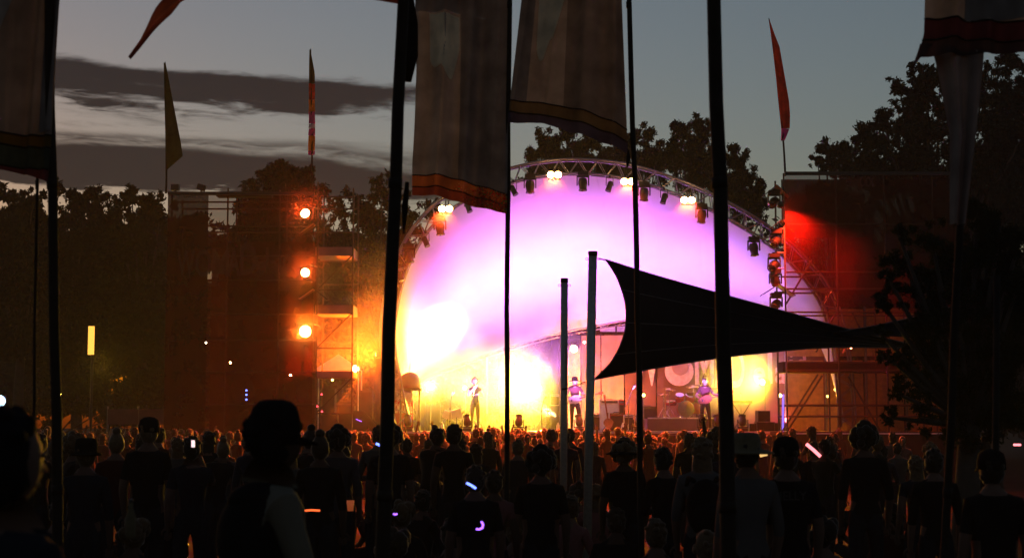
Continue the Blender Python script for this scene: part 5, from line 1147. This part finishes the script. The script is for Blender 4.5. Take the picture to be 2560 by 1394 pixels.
# ------------------------------------------------------------------ shade sails and their steel posts
def post(px_top, py_top, px_bot, D, r, label):
    a = at(px_top, py_top, D); b = at(px_bot, 1394, D); d = (b - a).normalized(); g_ = a + d * ((gz(D) - a.z) / d.z)
    t = thing('steel_post', label, 'post', g_, group='steel posts of the shade sail')
    MB(g_).tube([g_, a], r, 20).build('shaft', M['steel'], t, True)
    MB(g_).tube([a - Vector((0, 0, .055)), a + Vector((0, 0, .004))], r * 1.09, 20).build('cap', M['black'], t, True)
    for s in (-1, 1): MB(g_).tube([a + Vector((s * (r + .02 + .016 * cos(k * pi / 4)), 0, -.09 + .016 * sin(k * pi / 4))) for k in range(8)], .004, 5, closed=True).build('eye_bolt', M['black'], t)
    return a
DS = 20
pa = post(1411, 696, 1408, DS + 1.0, .047, 'shorter steel post of the shade sail'); pb = post(1482, 629, 1467, DS, .055, 'taller steel post of the shade sail')
sail = thing('shade_sail', 'black shade sail with a concave left edge stretched from the steel posts', 'shade sail', at(1500, 800, DS)); so_ = Vector(sail.location)
Lc = catmull([at(x, y, DS) for x, y in ((1516, 650), (1542, 692), (1562, 750), (1566, 800), (1556, 850), (1528, 905), (1485, 948))], 25)
Tc = catmull([at(x, y, D) for x, y, D in ((1516, 650, DS), (1650, 692, DS + 1.3), (1800, 734, DS + 2.8), (1960, 778, DS + 4.2), (2115, 821, DS + 5.6), (2300, 866, DS + 7))], 33)
Bc = catmull([at(x, y, D) for x, y, D in ((1485, 948, DS), (1600, 926, DS + 1), (1750, 901, DS + 2.4), (1900, 882, DS + 3.8), (2080, 868, DS + 5.4), (2300, 870, DS + 7))], 33)
def sail_fn(u, v):
    i = min(31, int(u * 32)); w = u * 32 - i; a = Tc[i].lerp(Tc[i + 1], w); b = Bc[i].lerp(Bc[i + 1], w); p = a.lerp(b, v)
    j = min(23, int(v * 24)); l = Lc[j].lerp(Lc[j + 1], v * 24 - j); base = Lc[0].lerp(Lc[-1], v)
    return p + (l - base) * (1 - u) ** 2 + Vector((0, .25 * sin(v * pi) * sin(u * pi), 0))
MB(so_).grid(sail_fn, 32, 24).build('fabric', M['sail'], sail, True)
for v_ in (.25, .5, .75): MB(so_).tube([sail_fn(i / 24, v_) + Vector((0, -.006, 0)) for i in range(25)], .005, 5).build('seam', M['black'], sail)
for nm, pts in (('edge_cable', Lc), ('edge_cable', Tc), ('edge_cable', Bc)): MB(so_).tube(pts, .012, 6).build(nm, M['black'], sail, True)
def chain(a, b, n):
    for i in range(n):
        c = a.lerp(b, (i + .5) / n); d = (b - a).normalized(); L = (b - a).length / n * .62; s = d.cross(Vector((0, 1, 0))).normalized() if i % 2 else Vector((0, 1, 0))
        MB(so_).tube([c + d * L * cos(k * pi / 4) + s * .012 * sin(k * pi / 4) for k in range(8)], .004, 5, closed=True).build('chain_link', M['galv'], sail)
chain(pb + Vector((.075, 0, -.09)), Lc[0], 8); chain(at(1418, 970, DS + .9), Lc[-1], 9)
MB(so_).tube([at(1405, 972, DS + .95), at(1419, 970, DS + .92)], .012, 6).build('shackle', M['black'], sail)
s2_ = thing('shade_sail', 'second black shade sail narrowing to a point at the left, before the right scrim', 'shade sail', at(2300, 850, 24)); o8 = Vector(s2_.location)
MB(o8).grid(lambda u, v: at(lerp(2085, 2620, u), lerp(832 - 150 * u + 18 * sin(u * pi), 836 + 55 * u - 14 * sin(u * pi), v), lerp(25.5, 21, u)) + Vector((0, .2 * sin(v * pi) * u, 0)), 24, 12).build('fabric', M['sail'], s2_, True)
MB(o8).tube([at(lerp(2085, 2620, i / 20), 832 - 150 * i / 20 + 18 * sin(i / 20 * pi), lerp(25.5, 21, i / 20)) for i in range(21)], .012, 6).build('edge_cable', M['black'], s2_, True)
post(2625, 660, 2622, 21, .055, 'steel post at the right edge holding the second shade sail')

# ------------------------------------------------------------------ small lights and things in the crowd
def stick(pts, D, m, label, r=.012, cat='glow stick', name='glow_stick', g=None):
    P = [at(x, y, D) for x, y in pts]; o = MB(P[0]).tube(P, r, 8).build(name, m, None, True); o.location = P[0]; return tag(o, label, cat, g)
PINK = emis('pink_glow', (1, .22, .25), 1.3)
stick([(1166, 1206), (1178, 1212), (1190, 1220)], 11.2, M['led_blue'], 'blue glow stick round the neck of the short dark person', .008)
stick([(940, 1108), (946, 1110), (952, 1114)], 16.6, M['led_blue'], 'short blue glow stick left of the leftmost tall pole')
stick([(1203, 1302), (1208, 1310), (1206, 1318), (1198, 1322), (1190, 1321)], 10.5, M['led_violet'], 'curved violet glow bracelet low in the crowd', .007)
stick([(983, 1283), (988, 1285), (993, 1283)], 11, M['led_violet'], 'tiny violet glow strip beside the leftmost tall pole', .006)
stick([(2016, 1109), (2034, 1124), (2051, 1140)], 21.5, PINK, 'pink glowing stick held below the right scrim', .022, name='glow_stick')
stick([(2534, 1111), (2552, 1111)], 20, PINK, 'short horizontal pink light at the right edge', .014, 'light', 'small_light')
stick([(762, 1275), (780, 1274), (800, 1275)], 12, emis('red_lit_rim_glow', (1, .14, .03), .8), 'red-lit rim, its light given as glow, low behind the man in the cap', .007, 'light', 'red_lit_rim')  # red light caught by an edge, put in as emission
ph = at(483, 1108, 14.6); t = thing('phone', 'glowing phone held up left of the man in the cap', 'phone', ph, (.2, 0, 0))
MB().box((0, 0, 0), (.035, .008, .07)).build('case', M['black'], t); MB().box((0, -.0055, 0), (.031, .003, .064)).build('screen', emis('phone_screen', (1, .7, .75), .7), t)
cu = at(1094 - 218, 1276, 12.5); t = thing('plastic_cup', 'orange plastic cup behind the man in the cap', 'cup', cu); MB().lathe([(.022, 0), (.03, .08), (.027, .08), (.02, .004)], 14).build('cup_body', emis('orange_cup_glow', (.9, .18, .05), .10), t, True)  # cup is no lamp; the light on it is put in as emission
bo = at(326, 1345, 7.5); t = thing('bottle', 'pale bottle held low in the dark at the left', 'bottle', bo); MB().lathe([(.022, 0), (.024, .02), (.024, .10), (.01, .14), (.01, .165)], 12).build('body', M['straw'], t, True); MB().lathe([(.012, .165), (.012, .18), (0, .182)], 10).build('cap', M['black'], t)
p = at(-3, 1002, 12); t = thing('bright_lamp', 'bluish white lamp at the left edge', 'lamp', p); MB().ell((0, 0, 0), (.05, .04, .045), 12, 8).build('bulb', emis('cold_lamp', (.5, .75, 1), 2.5), t, True); MB().tube([(0, .05, -.03), (0, .05, -p.z)], .015, 6).build('stand', M['black'], t)
p = at(38, 1269, 10); stick([(33, 1270), (45, 1268)], 10, emis('pale_glow', (1, .9, .6), .5), 'small pale light low at the left edge', .009, 'light', 'small_light')
stick([(1900, 1138), (1918, 1134)], 14, emis('amber_glow', (1, .6, .2), .5), 'small amber light in the hands of the crowd right of the thick pole', .014, 'light', 'small_light')

# ------------------------------------------------------------------ haze over the whole place
hz = MB().box((0, 45, 9.0), (180, 170, 22)).build('haze', bpy.data.materials.new('haze_air')); hz['kind'] = 'stuff'; hz['label'] = 'thin stage haze hanging over the field'
hm_ = hz.data.materials[0]; hm_.use_nodes = True; nt = hm_.node_tree; nt.nodes.remove(nt.nodes['Principled BSDF'])
pv = nt.nodes.new('ShaderNodeVolumePrincipled'); pv.inputs['Density'].default_value = HAZE_DENSITY; pv.inputs['Color'].default_value = (.9, .9, .9, 1); pv.inputs['Anisotropy'].default_value = 0.2
nt.links.new(pv.outputs[0], nt.nodes['Material Output'].inputs['Volume'])
